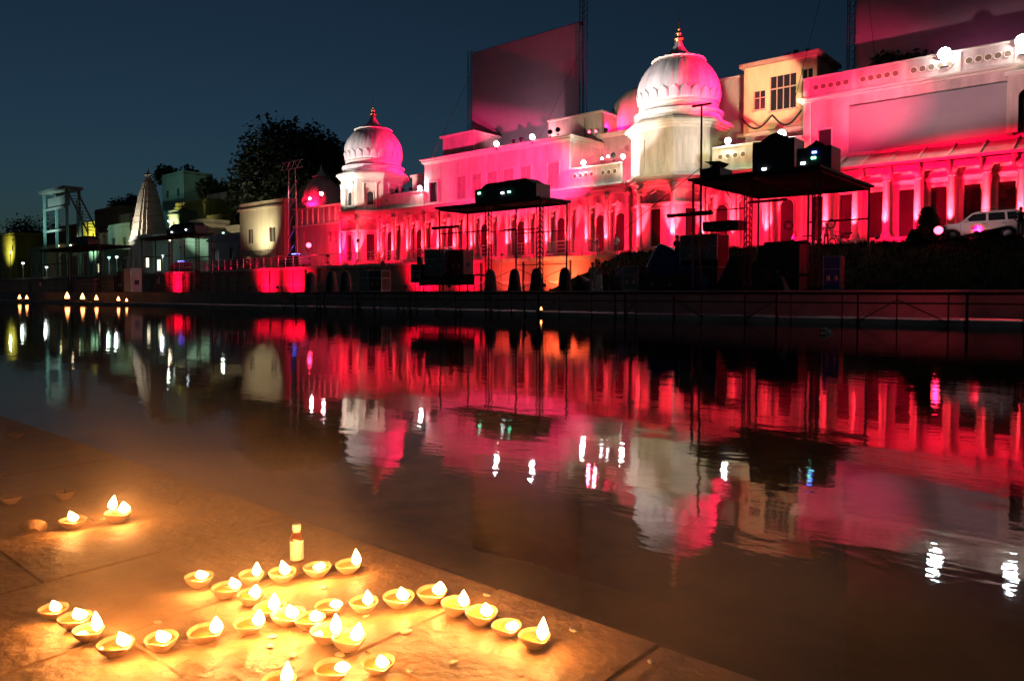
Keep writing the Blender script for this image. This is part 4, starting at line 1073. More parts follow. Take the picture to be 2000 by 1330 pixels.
# ------------------------------------------------------------------ vehicles on the terrace
def car(loc, rz, paint, label, emblem=False, lights=None):
    t = thing('parked_car', loc, label, 'car', None, rz)
    def arc(cx, r, n=9): return [(cx + r * math.cos(math.pi * k / n), .36 + r * math.sin(math.pi * k / n)) for k in range(n + 1)]
    low = [(-2.12, .42), (-2.2, .62), (-2.17, .92), (-2.05, 1.0), (-1.0, 1.10), (2.06, 1.14), (2.16, 1.05), (2.2, .66), (2.14, .42), (1.78, .38)]
    low += arc(1.37, .42) + [(.9, .34), (-.95, .34)] + arc(-1.38, .42) + [(-1.85, .38)]
    MB().prism(low, -.86, .86).build('body', paint, t, bevel=.03)
    cab = [(-1.05, 1.09), (-.42, 1.64), (-.2, 1.71), (1.72, 1.74), (1.98, 1.62), (2.1, 1.13)]
    def sh(poly, inset, off):
        m = MB(); n = len(poly)
        yw = lambda z: .83 - .22 * (z - 1.09) + off
        m.add([(x, -yw(z), z) for x, z in poly] + [(x, yw(z), z) for x, z in poly], [tuple(range(n)), tuple(range(2 * n - 1, n - 1, -1))] + [((i + 1) % n, i, n + i, n + (i + 1) % n) for i in range(n)])
        return m
    sh(cab, 0, 0).build('cabin', paint, t, bevel=.02)
    for q in ([(-.78, 1.16), (-.36, 1.57), (.28, 1.60), (.30, 1.16)], [(.42, 1.16), (.40, 1.60), (1.18, 1.61), (1.24, 1.17)], [(1.36, 1.17), (1.30, 1.61), (1.72, 1.60), (1.86, 1.18)]):
        sh(q, 0, .008).build('side_window', 'pane_glass', t)
    MB().add([(-1.03, -.74, 1.13), (-1.03, .74, 1.13), (-.44, .66, 1.625), (-.44, -.66, 1.625), (-1.0, -.74, 1.10), (-1.0, .74, 1.10), (-.41, .66, 1.60), (-.41, -.66, 1.60)], [(0, 1, 2, 3), (7, 6, 5, 4), (0, 4, 5, 1), (3, 2, 6, 7), (0, 3, 7, 4), (1, 5, 6, 2)]).build('windscreen', 'pane_glass', t)
    for x in (-1.38, 1.37):
        for s in (-1, 1):
            w = MB().lathe([(.2, -.11), (.33, -.11), (.36, -.07), (.36, .07), (.33, .11), (.2, .11)], 24, cap=True).build('wheel', 'rubber', t, True)
            w.location = (x, s * .80, .36); w.rotation_euler = (R(90), 0, 0)
            rim = MB().lathe([(.05, -.13), (.20, -.12), (.215, -.10), (.215, .10), (.20, .12), (.05, .13)], 20).build('rim', 'aluminium', w, True)
    for s in (-1, 1):
        MB().box(-2.215, -2.1, s * .62 - .16, s * .62 + .16, .72, .9).build('headlight', 'cap_white', t, bevel=.02)
        MB().box(2.12, 2.215, s * .70 - .08, s * .70 + .08, .7, 1.0).build('tail_light', 'case_red', t, bevel=.02)
        MB().box(-.72, -.55, s * .92 - .06, s * .92 + .06, 1.12, 1.26).build('wing_mirror', paint, t, bevel=.02)
        for x in (.12, 1.08): MB().box(x, x + .18, s * .872 - .012, s * .872 + .012, .98, 1.01).build('door_handle', 'steel_black', t)
        MB().tube([(-.1, s * .6, 1.74), (-.05, s * .6, 1.82), (1.6, s * .6, 1.84), (1.65, s * .6, 1.76)], .02, 6).build('roof_rail', 'steel_black', t)
        for x in (-.98, .36, 1.30): MB().box(x, x + .012, s * .8615 - .001, s * .8615 + .001, .42, 1.08).build('door_seam', 'steel_black', t)
    MB().box(-2.26, -2.1, -.84, .84, .42, .60).build('bumper', 'case_black', t, bevel=.03)
    MB().box(2.12, 2.26, -.84, .84, .42, .60).build('bumper', 'case_black', t, bevel=.03)
    if emblem: MB().prism([(.16 * math.cos(k * math.pi / 8) - .28, .78 + .13 * math.sin(k * math.pi / 8)) for k in range(16)], -.868, -.861).build('door_emblem', 'emblem', t)
    if lights:
        for k in range(4): MB().box(.1 + k * .02, .3, -.45 + k * .3, -.3 + k * .3, 1.76, 1.86).build('roof_light', lights, t)
    return t
rear, front = at_v(1972, 462, 51.2), at_v(1866, 462, 51.2)
car(((rear.x + front.x) / 2, 51.2, TER + .0), 0, 'car_white', 'white estate car with a pink door emblem, parked on the terrace at the right', True)
p = at_v(468, 510, 52); car((p.x, 52, TER), R(12), 'car_maroon', 'dark red-lit car parked on the terrace beyond the railing, far left')
p = at_v(575, 500, 52.3); car((p.x, 52.3, TER), 0, 'car_blue', 'dark police car with blue roof lights behind the railing', False, 'lens_blue')
p = at_v(352, 505, 53); car((p.x, 53, TER), 0, 'car_blue', 'dark car with blue roof lights at the far left of the terrace', False, 'lens_blue')
def motorcycle(loc, rz, label):
    t = thing('motorcycle', loc, label, 'motorcycle', 'motorcycles parked on the terrace', rz)
    for x in (-.65, .65):
        w = MB().tube([(x + .28 * math.cos(k * math.pi / 10), 0, .31 + .28 * math.sin(k * math.pi / 10)) for k in range(21)], .045, 8, cap=False).build('wheel', 'rubber', t, True)
        m = MB().lathe([(.04, -.05), (.07, -.05), (.07, .05), (.04, .05)], 12)
        h = m.build('hub', 'aluminium', w); h.location = (x, 0, .31); h.rotation_euler = (R(90), 0, 0)
    MB().tube([(-.65, 0, .31), (-.42, 0, .85), (-.36, 0, 1.0)], .035, 8).build('fork', 'aluminium', t, True)
    MB().tube([(-.42, 0, .8), (.25, 0, .62), (.65, 0, .31)], .03, 8).tube([(-.42, 0, .78), (-.15, 0, .35), (.3, 0, .33), (.6, 0, .34)], .03, 8).build('frame', 'steel_black', t, True)
    MB().box(-.2, .2, -.14, .14, .3, .56, .03).build('engine', 'aluminium', t, bevel=.02)
    MB().lathe([(.02, -.3), (.12, -.24), (.16, 0), (.13, .2), (.04, .3)], 16).build('fuel_tank', 'cap_white', t, True).location = (0, 0, 0)
    o = t.children[-1]; o.rotation_euler = (0, R(90), 0); o.location = (-.1, 0, .80)
    MB().prism([(.12, .76), (.75, .82), (.78, .90), (.15, .86)], -.13, .13).build('seat', 'rubber', t, bevel=.02)
    MB().tube([(-.25, -.36, 1.02), (-.36, -.2, 1.04), (-.38, 0, 1.0), (-.36, .2, 1.04), (-.25, .36, 1.02)], .018, 6).build('handlebar', 'steel_black', t, True)
    MB().lathe([(.02, 0), (.10, .02), (.11, .1), (.06, .16)], 14).build('headlamp', 'cap_white', t, True)
    o = t.children[-1]; o.rotation_euler = (0, R(-90), 0); o.location = (-.42, 0, .92)
    MB().tube([(.3, .15, .3), (.9, .16, .36)], .045, 8).build('exhaust', 'aluminium', t, True)
p = at_v(1562, 472, 50.9); motorcycle((p.x, 50.9, TER), R(25), 'pale motorcycle on the terrace behind the thick canopy post')
p = at_v(1642, 472, 50.9); motorcycle((p.x, 50.9, TER), R(-20), 'second motorcycle on the terrace, nearer the columns')

# ------------------------------------------------------------------ people
def person(loc, face, H, shirt, lower, label, arms='down', skirt=False, step=0.06, lean=0.0):
    s = H / 1.7
    J, E, Rr = [], [], []
    def v(p, r, par=None):
        J.append((p[0] * s, p[1] * s, p[2] * s)); Rr.append(r * s)
        if par is not None: E.append((par, len(J) - 1))
        return len(J) - 1
    pel = v((0, 0, .93), .125); sp = v((0, -.01 - lean * .4, 1.10), .12, pel); ch = v((0, -.01 - lean, 1.30), .135, sp)
    nk = v((0, -.01 - lean * 1.1, 1.455), .055, ch); hd = v((0, -.03 - lean * 1.2, 1.55), .085, nk); tp = v((0, -.025 - lean * 1.2, 1.655), .075, hd)
    v((0, -.125 - lean * 1.2, 1.565), .016, hd)
    for sd in (-1, 1):
        st = step * sd
        hp = v((sd * .095, 0, .86), .095, pel); kn = v((sd * .105, -.02 - st, .49), .062, hp); an = v((sd * .11, .02 - st * 1.3, .085), .042, kn); v((sd * .125, -.15 - st * 1.3, .035), .036, an)
        sh = v((sd * .185, -.005 - lean, 1.385), .062, ch)
        if arms == 'down': el, wr = (sd * .245, .03, 1.12), (sd * .25, -.06, .89)
        elif arms == 'fold': el, wr = (sd * .25, .0, 1.12), (sd * .08, -.22, 1.10)
        elif arms == 'hip': el, wr = (sd * .33, .08, 1.16), (sd * .19, -.04, .98)
        else: el, wr = (sd * .25, -.10, 1.14), (sd * .17, -.34, 1.16)
        e = v(el, .046, sh); w = v(wr, .032, e)
        d = (Vector(wr) - Vector(el)).normalized(); pm = Vector(wr) + d * .06
        c = v(tuple(pm), .034, w)
        side = Vector((0, -1, 0)) if arms in ('down', 'hip') else Vector((0, 0, 1))
        for k in range(4):
            q = pm + side * (.027 - .018 * k) + d * .045
            a = v(tuple(q), .0095, c); v(tuple(q + d * (.035 + .008 * (k in (1, 2))) - Vector((sd * .012, 0, 0))), .008, a)
        q = Vector(wr) + d * .03 + side * .045; v(tuple(q + d * .03), .0095, c)
    me = bpy.data.meshes.new('person'); me.from_pydata(J, E, [])
    ob = bpy.data.objects.new('person', me); C.objects.link(ob)
    ob.modifiers.new('skin', 'SKIN').use_smooth_shade = True
    for i, r in enumerate(Rr): me.skin_vertices[0].data[i].radius = (r, r * (.78 if i in (0, 1, 2) else 1))
    me.skin_vertices[0].data[0].use_root = True
    ob.modifiers.new('sub', 'SUBSURF').levels = 1
    dg = bpy.context.evaluated_depsgraph_get()
    m2 = bpy.data.meshes.new_from_object(ob.evaluated_get(dg))
    bpy.data.objects.remove(ob)
    for mm in ('skin', shirt, lower, 'rubber'): m2.materials.append(MATS[mm])
    for pg in m2.polygons:
        c = pg.center; z = c.z / s; ax = abs(c.x) / s
        k = 0
        if z < .07: k = 3
        elif z < .92 and ax < .205 and not (arms in ('down',) and ax > .19 and z > .7): k = 2
        elif z < 1.43 and not (ax > .2 and z < 1.12 and arms in ('down', 'hip')) and not (c.y / s < -.16 and arms in ('fold', 'hold')): k = 1
        pg.material_index = k; pg.use_smooth = True
    b = bpy.data.objects.new('person', m2); C.objects.link(b)
    b.location = loc; b.rotation_euler = (0, 0, face)
    tag(b, label, 'person')
    hz = 1.605 * s; hy = (-.02 - lean * 1.2) * s
    MB().lathe([(.093 * s, -.03 * s), (.101 * s, .03 * s), (.088 * s, .08 * s), (.05 * s, .115 * s), (.003, .125 * s)], 16, (0, hy + .018 * s, hz)).build('hair', 'hair', b, True)
    for sd in (-1, 1): MB().lathe([(.001, -.008 * s), (.008 * s, 0), (.001, .008 * s)], 8, (sd * .032 * s, hy - .088 * s, 1.575 * s)).build('eye', 'hair', b)
    if skirt: MB().lathe([(.15 * s, .96 * s), (.185 * s, .8 * s), (.19 * s, .4 * s), (.21 * s, .16 * s), (.2 * s, .16 * s)], 20, mod=lambda t, z: 1 + .04 * math.sin(6 * t)).build('wrap', lower, b, True)
    return b
def stand(px, v, z): return (uu(px, v), v, z)
person(stand(1157, 34.9, QUAY), R(190), 1.66, 'cloth_green', 'cloth_khaki', 'person in a green shirt standing at the left of the group on the quay', 'fold', step=.03)
person(stand(1170, 35.6, QUAY), R(160), 1.74, 'cloth_khaki', 'cloth_white', 'person in brown with pale loose trousers in the middle of the group', 'down', True)
person(stand(1183, 35.2, QUAY), R(200), 1.76, 'cloth_maroon', 'cloth_black', 'person in a maroon shirt at the right of the group on the quay', 'hip')
person(stand(1206, 36.4, QUAY), R(170), 1.68, 'cloth_blue', 'cloth_navy', 'person in blue standing behind the grey counter box', 'hold')
person(stand(1203, 51.2, TER), R(20), 1.72, 'cloth_white', 'cloth_grey', 'person in a white shirt on the terrace by the arched doors', 'fold')
person(stand(1168, 51.0, TER), R(-40), 1.7, 'cloth_black', 'cloth_khaki', 'dark-clad person by the end of the terrace railing', 'hold', lean=.05)
person(stand(1322, 35.8, QUAY + 1.3), R(60), 1.7, 'cloth_maroon', 'cloth_navy', 'person in a checked dark shirt behind the blue tarpaulin', 'hold')
person(stand(1990, 49.9, TER), R(170), 1.76, 'cloth_black', 'cloth_grey', 'person in a black shirt and grey trousers beside the white car', 'hip')
person(stand(1612, 51.6, TER), R(10), 1.7, 'cloth_green', 'cloth_black', 'person in a green shirt between the two motorcycles', 'hold')
person(stand(241, 34.7, QUAY + 2.35), R(150), 1.75, 'cloth_black', 'cloth_black', 'dark figure standing high above the white box, far left of the quay', 'down')
person(stand(60, 35, QUAY), R(150), 1.7, 'cloth_maroon', 'cloth_black', 'person in dark red near the left end of the quay', 'down')
person(stand(78, 35.4, QUAY), R(200), 1.65, 'cloth_white', 'cloth_grey', 'person in white near the left end of the quay', 'hold')
person(stand(268, 35.2, QUAY), R(170), 1.7, 'cloth_grey', 'cloth_navy', 'person in grey right of the white box on the quay', 'fold')
person(stand(310, 35.4, QUAY), R(140), 1.72, 'cloth_khaki', 'cloth_black', 'person in brown under the second canopy', 'hip')
person(stand(462, 51.4, TER), R(30), 1.7, 'cloth_white', 'cloth_navy', 'person in white on the far left terrace by the railing', 'down')
person(stand(505, 51.3, TER), R(-20), 1.68, 'cloth_maroon', 'cloth_grey', 'person in dark red on the far left terrace by the railing', 'hip')
x_ = uu(241, 34.7); case((x_ - .6, 34.3), (x_ + .6, 34.3), QUAY + .0, .9, 'case_black', 'tall dark crate under the high standing figure', edge='steel_black', h=2.34)
x_ = uu(1322, 35.8); case((x_ - .4, 35.45), (x_ + .4, 35.45), QUAY + .0, .7, 'case_black', 'dark crate behind the blue tarpaulin with a person on it', edge='steel_black', h=1.29)

# ------------------------------------------------------------------ the town beyond
def house(px0, px1, pyt, v, d, mtl, label, rows_=1, cols_=3, name='town_house', z0=None, parapet=True, lit=()):
    a, b = uu(px0, v), uu(px1, v); zt = at_v((px0 + px1) / 2, pyt, v).z; z0 = QUAY if z0 is None else z0
    t = thing(name, ((a + b) / 2, v, z0), label, 'house', 'town houses beyond the palace')
    hs = []; W = b - a; H = zt - z0
    for r_ in range(rows_):
        for c_ in range(cols_):
            cx = a + W * (c_ + .5) / cols_; cz = z0 + H * (r_ + .58) / rows_
            hw, hh = min(.75, W / cols_ * .26), min(1.0, H / rows_ * .26)
            hs.append((cx - hw, cx + hw, cz - hh, cz + hh))
    m = MB(); wall_grid(m, a, b, z0, zt, hs, v, v + .3)
    m.build('wall', mtl, t, world=True)
    for q_ in (a, b - .3): MB().box(q_, q_ + .3, v + .3, v + d, z0, zt).build('side_wall', mtl, t, world=True)
    MB().box(a - .25, b + .25, v - .25, v + d, zt, zt + .3).build('roof', mtl, t, world=True, bevel=.03)
    if parapet: MB().box(a, b, v, v + .2, zt + .3, zt + 1.1).box(b - .2, b, v + .2, v + d, zt + .3, zt + 1.1).build('parapet', mtl, t, world=True)
    rnd = random.Random(px0 + 7)
    if rnd.random() < .7:
        xt = a + W * rnd.uniform(.25, .75)
        tk = MB().lathe([(.55, 0), (.6, .1), (.6, 1.0), (.45, 1.2), (.15, 1.25)], 14, (xt, v + 1.6, zt + .3)).build('water_tank', 'steel_black', t, True, True)
        MB().tube([(xt + .4, v + 1.2, zt + .3), (xt + .4, v + 1.2, zt + 3.0)], .04, 5).build('aerial', 'steel_rust', t, world=True)
    if H > 5 and rnd.random() < .75:
        zb = z0 + H * (rows_ - 1 + .22) / rows_
        bl = MB().box(a + .2, b - .2, v - .9, v, zb, zb + .14).build('balcony', mtl, t, world=True)
        for q in range(max(3, int(W / .6))):
            xq = a + .25 + (W - .5) * q / max(2, int(W / .6) - 1)
            MB().tube([(xq, v - .85, zb + .14), (xq, v - .85, zb + 1.0)], .025, 4).build('baluster', 'steel_rust', bl).location = -t.location
        MB().tube([(a + .2, v - .85, zb + 1.0), (b - .2, v - .85, zb + 1.0)], .035, 5).build('handrail', 'steel_rust', bl).location = -t.location
    for k, (x0, x1, c, e) in enumerate(hs):
        w = MB().box(x0, x1, v + .14, v + .2, c, e).build('window', 'window_lit' if k in lit else 'window_dark', t, world=True)
        MB().box((x0 + x1) / 2 - .04, (x0 + x1) / 2 + .04, v + .08, v + .138, c, e).build('frame', mtl, w).location = -t.location
        MB().box(x0 - .12, x1 + .12, v - .12, v, c - .14, c).build('sill', mtl, w).location = -t.location
    return t
house(470, 556, 408, 57, 9, 'house_cream', 'plain cream house left of the lattice tower', 1, 2, z0=TER)
house(408, 470, 470, 60, 8, 'house_grey', 'low grey wall building left of the plain cream house', 1, 2, z0=TER)
house(345, 410, 402, 78, 8, 'house_yellow', 'yellow-green house right of the stone temple tower', 1, 3, lit=(1,))
house(320, 362, 345, 92, 8, 'house_teal', 'tall teal-grey house behind the stone temple tower', 3, 2)
house(405, 455, 385, 95, 8, 'house_grey', 'dark grey house beside the big dark tree', 2, 2)
house(330, 410, 455, 70, 8, 'house_grey', 'grey house front behind the second canopy frame', 1, 3, lit=(0,))
house(214, 256, 446, 72, 8, 'house_green', 'pale green house left of the stone temple tower', 2, 2)
house(188, 240, 412, 92, 9, 'house_brown', 'dark brown house above the pale green one', 2, 2)
house(164, 190, 440, 96, 9, 'house_yellow', 'narrow bright yellow house left of the dark brown house', 2, 1)
house(112, 166, 445, 98, 9, 'house_brown', 'brown house right of the tall gate tower', 1, 3)
house(36, 84, 462, 104, 9, 'house_grey', 'grey house left of the tall gate tower', 1, 3)
house(4, 35, 462, 84, 9, 'house_yellow', 'yellow-lit house at the left edge', 2, 2)
house(-60, 6, 478, 90, 9, 'house_grey', 'grey house cut by the left edge', 1, 3)
house(120, 215, 500, 66, 7, 'house_brown', 'low dark red shed behind the distant canopy', 1, 3)
house(432, 470, 452, 72, 8, 'house_cream', 'small cream house between the grey wall and the plain cream house', 2, 1)
house(256, 300, 470, 62, 6, 'house_grey', 'low grey house in front of the stone temple tower', 1, 2, lit=(1,))
house(300, 345, 478, 60, 6, 'house_teal', 'low teal shop right of the stone temple tower', 1, 2, lit=(0,))
house(140, 178, 476, 76, 7, 'house_lime', 'low lime-green shop left of the dark red shed', 1, 2, parapet=False)
house(84, 116, 486, 72, 7, 'house_cream', 'low cream shop under the gate tower', 1, 2, lit=(0,))
house(236, 262, 425, 88, 7, 'house_cream', 'narrow cream house left of the stone temple tower', 2, 1)
house(362, 404, 372, 110, 8, 'house_brown', 'dark brown upper house above the yellow-green one', 2, 2)
house(405, 436, 430, 74, 6, 'house_yellow', 'small yellowish house above the grey wall building', 2, 1)
house(372, 402, 440, 68, 5, 'house_cream', 'narrow cream house right of the yellow-green house', 2, 1, lit=(0,))
house(332, 352, 420, 74, 5, 'house_green', 'narrow green house right of the stone temple tower', 3, 1)
house(196, 222, 462, 78, 6, 'house_cream', 'small cream house under the dark brown house', 1, 2)
house(60, 84, 490, 70, 6, 'house_green', 'small green shop left of the gate tower', 1, 2)
house(445, 474, 425, 90, 6, 'house_green', 'tall green house at the foot of the huge dark tree', 3, 1)
house(172, 200, 490, 64, 5, 'house_teal', 'low teal stall behind the distant canopy', 1, 2, parapet=False, lit=(1,))
# stone temple tower
pc = at_v(292, 480, 66); zt = at_v(292, 336, 66).z
sk = thing('temple_tower', (pc.x, 66, QUAY), 'tapering stone temple tower among the houses at the left', 'temple')
w0 = (uu(326, 66) - uu(258, 66)) / 2 * .42
lv = [(w0 * 1.0, QUAY), (w0 * 1.0, 7.8)]
MB().prism_z([(pc.x + w0 * .95 * c, 66 + w0 * .95 * d) for c, d in ((-1, -1), (1, -1), (1, 1), (-1, 1))], QUAY, 8.0).build('base_wall', 'shikhara', sk, world=True)
MB().prism_z([(pc.x + w0 * 1.06 * c, 66 + w0 * 1.06 * d) for c, d in ((-1, -1), (1, -1), (1, 1), (-1, 1))], 8.0, 8.4).build('cornice', 'shikhara', sk, world=True)
N = 12
for k in range(N):
    f0, f1 = k / N, (k + 1) / N
    ra, rb = w0 * (1 - f0) ** .62 * .95 + .25, w0 * (1 - f1) ** .62 * .95 + .25
    z0, z1 = 8.4 + (zt - 9.2) * f0, 8.4 + (zt - 9.2) * f1
    P = lambda r, z: [(pc.x + r * x, 66 + r * y) for x, y in ((-.6, -1), (.6, -1), (.6, -.85), (.85, -.85), (.85, -.6), (1, -.6), (1, .6), (.85, .6), (.85, .85), (.6, .85), (.6, 1), (-.6, 1), (-.6, .85), (-.85, .85), (-.85, .6), (-1, .6), (-1, -.6), (-.85, -.6), (-.85, -.85), (-.6, -.85))]
    MB().prism_z(P(ra, z0), z0 + .04, z1 - .06, P(rb + .05, z1)).build('tier', 'shikhara', sk, world=True)
MB().lathe([(.5, zt - .8), (.8, zt - .6), (.6, zt - .35), (.2, zt - .2), (.06, zt + .8)], 16, (pc.x, 66, 0)).build('finial', 'shikhara', sk, True, True)
# tall gate tower at the left
a, b = at_v(86, 380, 60), at_v(130, 380, 60)
gt = thing('gate_tower', ((a.x + b.x) / 2, 60, QUAY), 'tall open concrete tower with flat top and slanting stair, far left', 'tower')
for x in (a.x, b.x):
    for y in (60, 62.5): MB().box(x - .24, x + .24, y - .24, y + .24, QUAY, a.z).build('leg', 'house_teal', gt, world=True)  # teal of the legs is light painted into their colour
MB().box(a.x - 1.2, b.x + .6, 59.2, 63.2, a.z, a.z + .6).build('top_slab', 'house_grey', gt, world=True)
MB().box(a.x, b.x, 59.9, 60.1, a.z - 4.0, a.z - 3.5).box(a.x, b.x, 59.9, 60.1, a.z - 9, a.z - 8.5).build('beam', 'house_grey', gt, world=True)
MB().box(a.x + 1.4, b.x - 1.0, 60.3, 61, a.z - 3.4, a.z - 1.2).build('tank', 'house_grey', gt, world=True)
c = at_v(172, 455, 60)
MB().tube([(b.x, 60, a.z), (c.x, 60, c.z)], .18, 6).tube([(b.x, 62, a.z), (c.x, 62, c.z)], .18, 6).build('stair_rail', 'house_grey', gt, world=True)
for k in range(14):
    q = Vector((b.x, 60, a.z)).lerp(Vector((c.x, 60, c.z)), k / 14)
    MB().tube([q + Vector((0, 0, -.1)), q + Vector((0, 2, -.1))], .07, 5).build('stair_tread', 'house_grey', gt, world=True)
for k in range(4):
    q = Vector((b.x, 61, a.z)).lerp(Vector((c.x, 61, c.z)), (k + 1) / 4)
    MB().tube([q, (q.x, 61, QUAY)], .12, 6).build('strut', 'house_grey', gt, world=True)

# street lamps and lit windows of the far town
def street_lamp(px, py, v, lens, e, col, label, r=.28, z0=None):
    r *= .5; p = at_v(px, py, v); z0 = QUAY if z0 is None else z0
    t = thing('street_lamp', (p.x, v, z0), label, 'street lamp', 'lamps of the far town')
    MB().tube([(0, 0, 0), (0, 0, p.z - z0 - r)], .06, 8).build('post', 'steel_rail', t)
    MB().lathe([(.02, -r), (r * .8, -r * .6), (r, 0), (r * .8, r * .6), (.02, r)], 14, (0, 0, p.z - z0)).build('globe', lens, t, True)
    MB().lathe([(r * .9, r * .55), (r * 1.2, r * .6), (r * .4, r * 1.2), (.02, r * 1.3)], 14, (0, 0, p.z - z0)).build('cap', 'steel_black', t, True)
    if e: light('POINT', (p.x, v - r * 1.6, p.z), e * .2, col, radius=.25, parent=t)
    return t
G = (.75, 1, .8)
street_lamp(20, 492, 60, 'lens_town_green', 700, G, 'greenish street lamp at the left edge', .5)
street_lamp(45, 514, 50, 'lens_town', 600, G, 'white street lamp near the left edge, left of two low ones', .55)
street_lamp(91, 522, 50, 'lens_town', 500, WHITE, 'white street lamp below the gate tower, right of two low ones', .5)
street_lamp(213, 503, 55, 'lens_town_green', 600, G, 'teal lamp left of the tall dark figure', .5)
street_lamp(228, 502, 54, 'lens_town', 600, WHITE, 'white lamp just left of the tall dark figure', .5)
street_lamp(330, 432, 62, 'lens_town', 900, G, 'high white lamp right of the stone temple tower', .5)
street_lamp(436, 455, 62, 'lens_town_green', 700, G, 'teal lamp on the grey wall beside the dark tree', .4)
street_lamp(332, 470, 58, 'lens_town_warm', 300, WARM, 'warm lamp under the second canopy roof', .35)
street_lamp(318, 500, 56, 'lens_town', 500, WHITE, 'white lamp under the second canopy, left of the blue lights', .45)
street_lamp(115, 480, 70, 'lens_town_warm', 900, (1, .9, .4), 'small warm lamp before the brown house', .25)
street_lamp(178, 480, 78, 'lens_town_warm', 1200, (.9, 1, .3), 'small warm lamp before the narrow yellow house', .25)
def town_fill(px, py, v, dv, dz, e, col, label):  # added lamps that brighten the town fronts
    q = at_v(px, py, v); lamp('floodlight', (q.x + 1.5, v - dv, max(QUAY + 2.4, q.z - dz)), q, e * 2.2, col, 'led_white', label, 'floodlight', 'added fill lights of the town', .8, 95, stand=QUAY, blend=.9)
town_fill(420, 455, 66, 7, 3, 1500, (1, .9, .6), 'added fill floodlight on a stand before the grey wall building')
town_fill(200, 470, 66, 7, 2, 1500, (.9, 1, .6), 'added fill floodlight on a stand before the pale green house')
town_fill(370, 425, 78, 7, 4, 2200, (1, .95, .45), 'added fill floodlight on a stand before the yellow-green house')
town_fill(515, 445, 57, 4.5, 3, 1300, (1, .92, .6), 'added fill floodlight on a stand before the plain cream house')
town_fill(290, 430, 66, 9, 4, 2600, (1, .9, .7), 'added fill floodlight on a stand before the stone temple tower')
town_fill(100, 430, 60, 8, 5, 2400, (.6, 1, .9), 'added fill floodlight on a stand before the gate tower')
town_fill(20, 490, 84, 7, 2, 1800, (1, .95, .35), 'added fill floodlight on a stand before the yellow-lit house')
town_fill(178, 455, 96, 9, 3, 2600, (1, 1, .3), 'added fill floodlight on a stand before the narrow bright yellow house')

# ------------------------------------------------------------------ trees
def tree(px, pyt, v, halfpx, pyb, label, n=5200, leaf='leaf_dark', name='tree', lobes=16, ls=.55):
    c = at_v(px, (pyt + pyb) / 2, v); top = at_v(px, pyt, v).z; bot = at_v(px, pyb, v).z
    rx = abs(uu(px + halfpx, v) - uu(px - halfpx, v)) / 2; rz = (top - bot) / 2
    t = thing(name, (c.x, v, 2.0), label, 'tree', 'dark trees behind the roofs')
    rnd = random.Random(px)
    tr = MB().tube([(c.x, v, 1.2), (c.x + .3, v, bot * .5), (c.x, v, (top + bot) / 2)], rx * .10, 9, rx * .05)
    for k in range(7):
        a = k * .9; e = Vector((c.x + rx * .7 * math.cos(a), v + rx * .5 * math.sin(a), bot + (top - bot) * (.45 + .35 * rnd.random())))
        tr.tube([(c.x, v, bot + (top - bot) * .2), Vector((c.x, v, bot + rz * .5)).lerp(e, .5) + Vector((0, 0, .5)), e], rx * .045, 6, rx * .012)
    tr.build('trunk', 'bark', t, world=True)
    L = []
    for k in range(lobes):
        a = rnd.random() * 6.283; q = rnd.random() ** .5
        L.append((c.x + rx * .68 * q * math.cos(a), v + rx * .6 * q * math.sin(a), (top + bot) / 2 + rz * .72 * math.sqrt(max(0, 1 - q * q)) * rnd.uniform(-.75, .85), rx * rnd.uniform(.26, .42)))
    vs_, fs = [], []
    for k in range(n):
        x, y, z, r = L[k % lobes]
        d = Vector((rnd.gauss(0, 1), rnd.gauss(0, 1), rnd.gauss(0, 1))).normalized() * r * (rnd.random() ** .35) * rnd.uniform(.8, 1.05)
        p = Vector((x, y, z)) + d * Vector((1, 1, .85)).length / 1.65
        a = Vector((rnd.gauss(0, 1), rnd.gauss(0, 1), rnd.gauss(0, .6))).normalized(); b = a.cross(Vector((rnd.gauss(0, 1), rnd.gauss(0, 1), rnd.gauss(0, 1)))).normalized()
        s = ls * rnd.uniform(.6, 1.3); o = len(vs_)
        vs_ += [p - a * s, p + b * s * .5, p + a * s, p - b * s * .5]; fs.append((o, o + 1, o + 2, o + 3))
    MB().add(vs_, fs).build('crown', leaf, t, world=True)
    return t
tree(580, 240, 82, 92, 420, 'huge dark tree rising behind the red shrine', 16000, ls=.5, lobes=34)
tree(660, 262, 84, 50, 400, 'dark tree crown close behind the smaller dome', 5000, ls=.5)
tree(500, 335, 80, 34, 450, 'lower left shoulder of dark foliage beside the huge tree', 3500, ls=.7)
tree(345, 330, 100, 26, 370, 'small dark treetop above the teal-grey house', 1500, ls=.7)
tree(66, 430, 112, 26, 475, 'small dark tree left of the gate tower', 1800, ls=.6)
tree(15, 455, 112, 26, 480, 'low dark treetop at the left edge', 1200, ls=.6)
tree(255, 372, 104, 22, 440, 'dark tree beside the stone temple tower', 1600, ls=.6)
tree(425, 345, 100, 30, 400, 'dark treetop above the dark grey house', 1600, ls=.7)
tree(1560, 112, 72, 70, 160, 'dark leafy treetop over the green house roof', 2500, ls=.35)
tree(1760, 125, 62.2, 90, 150, 'dark foliage on the roof behind the parapet, below the mesh screen', 2200, ls=.28)
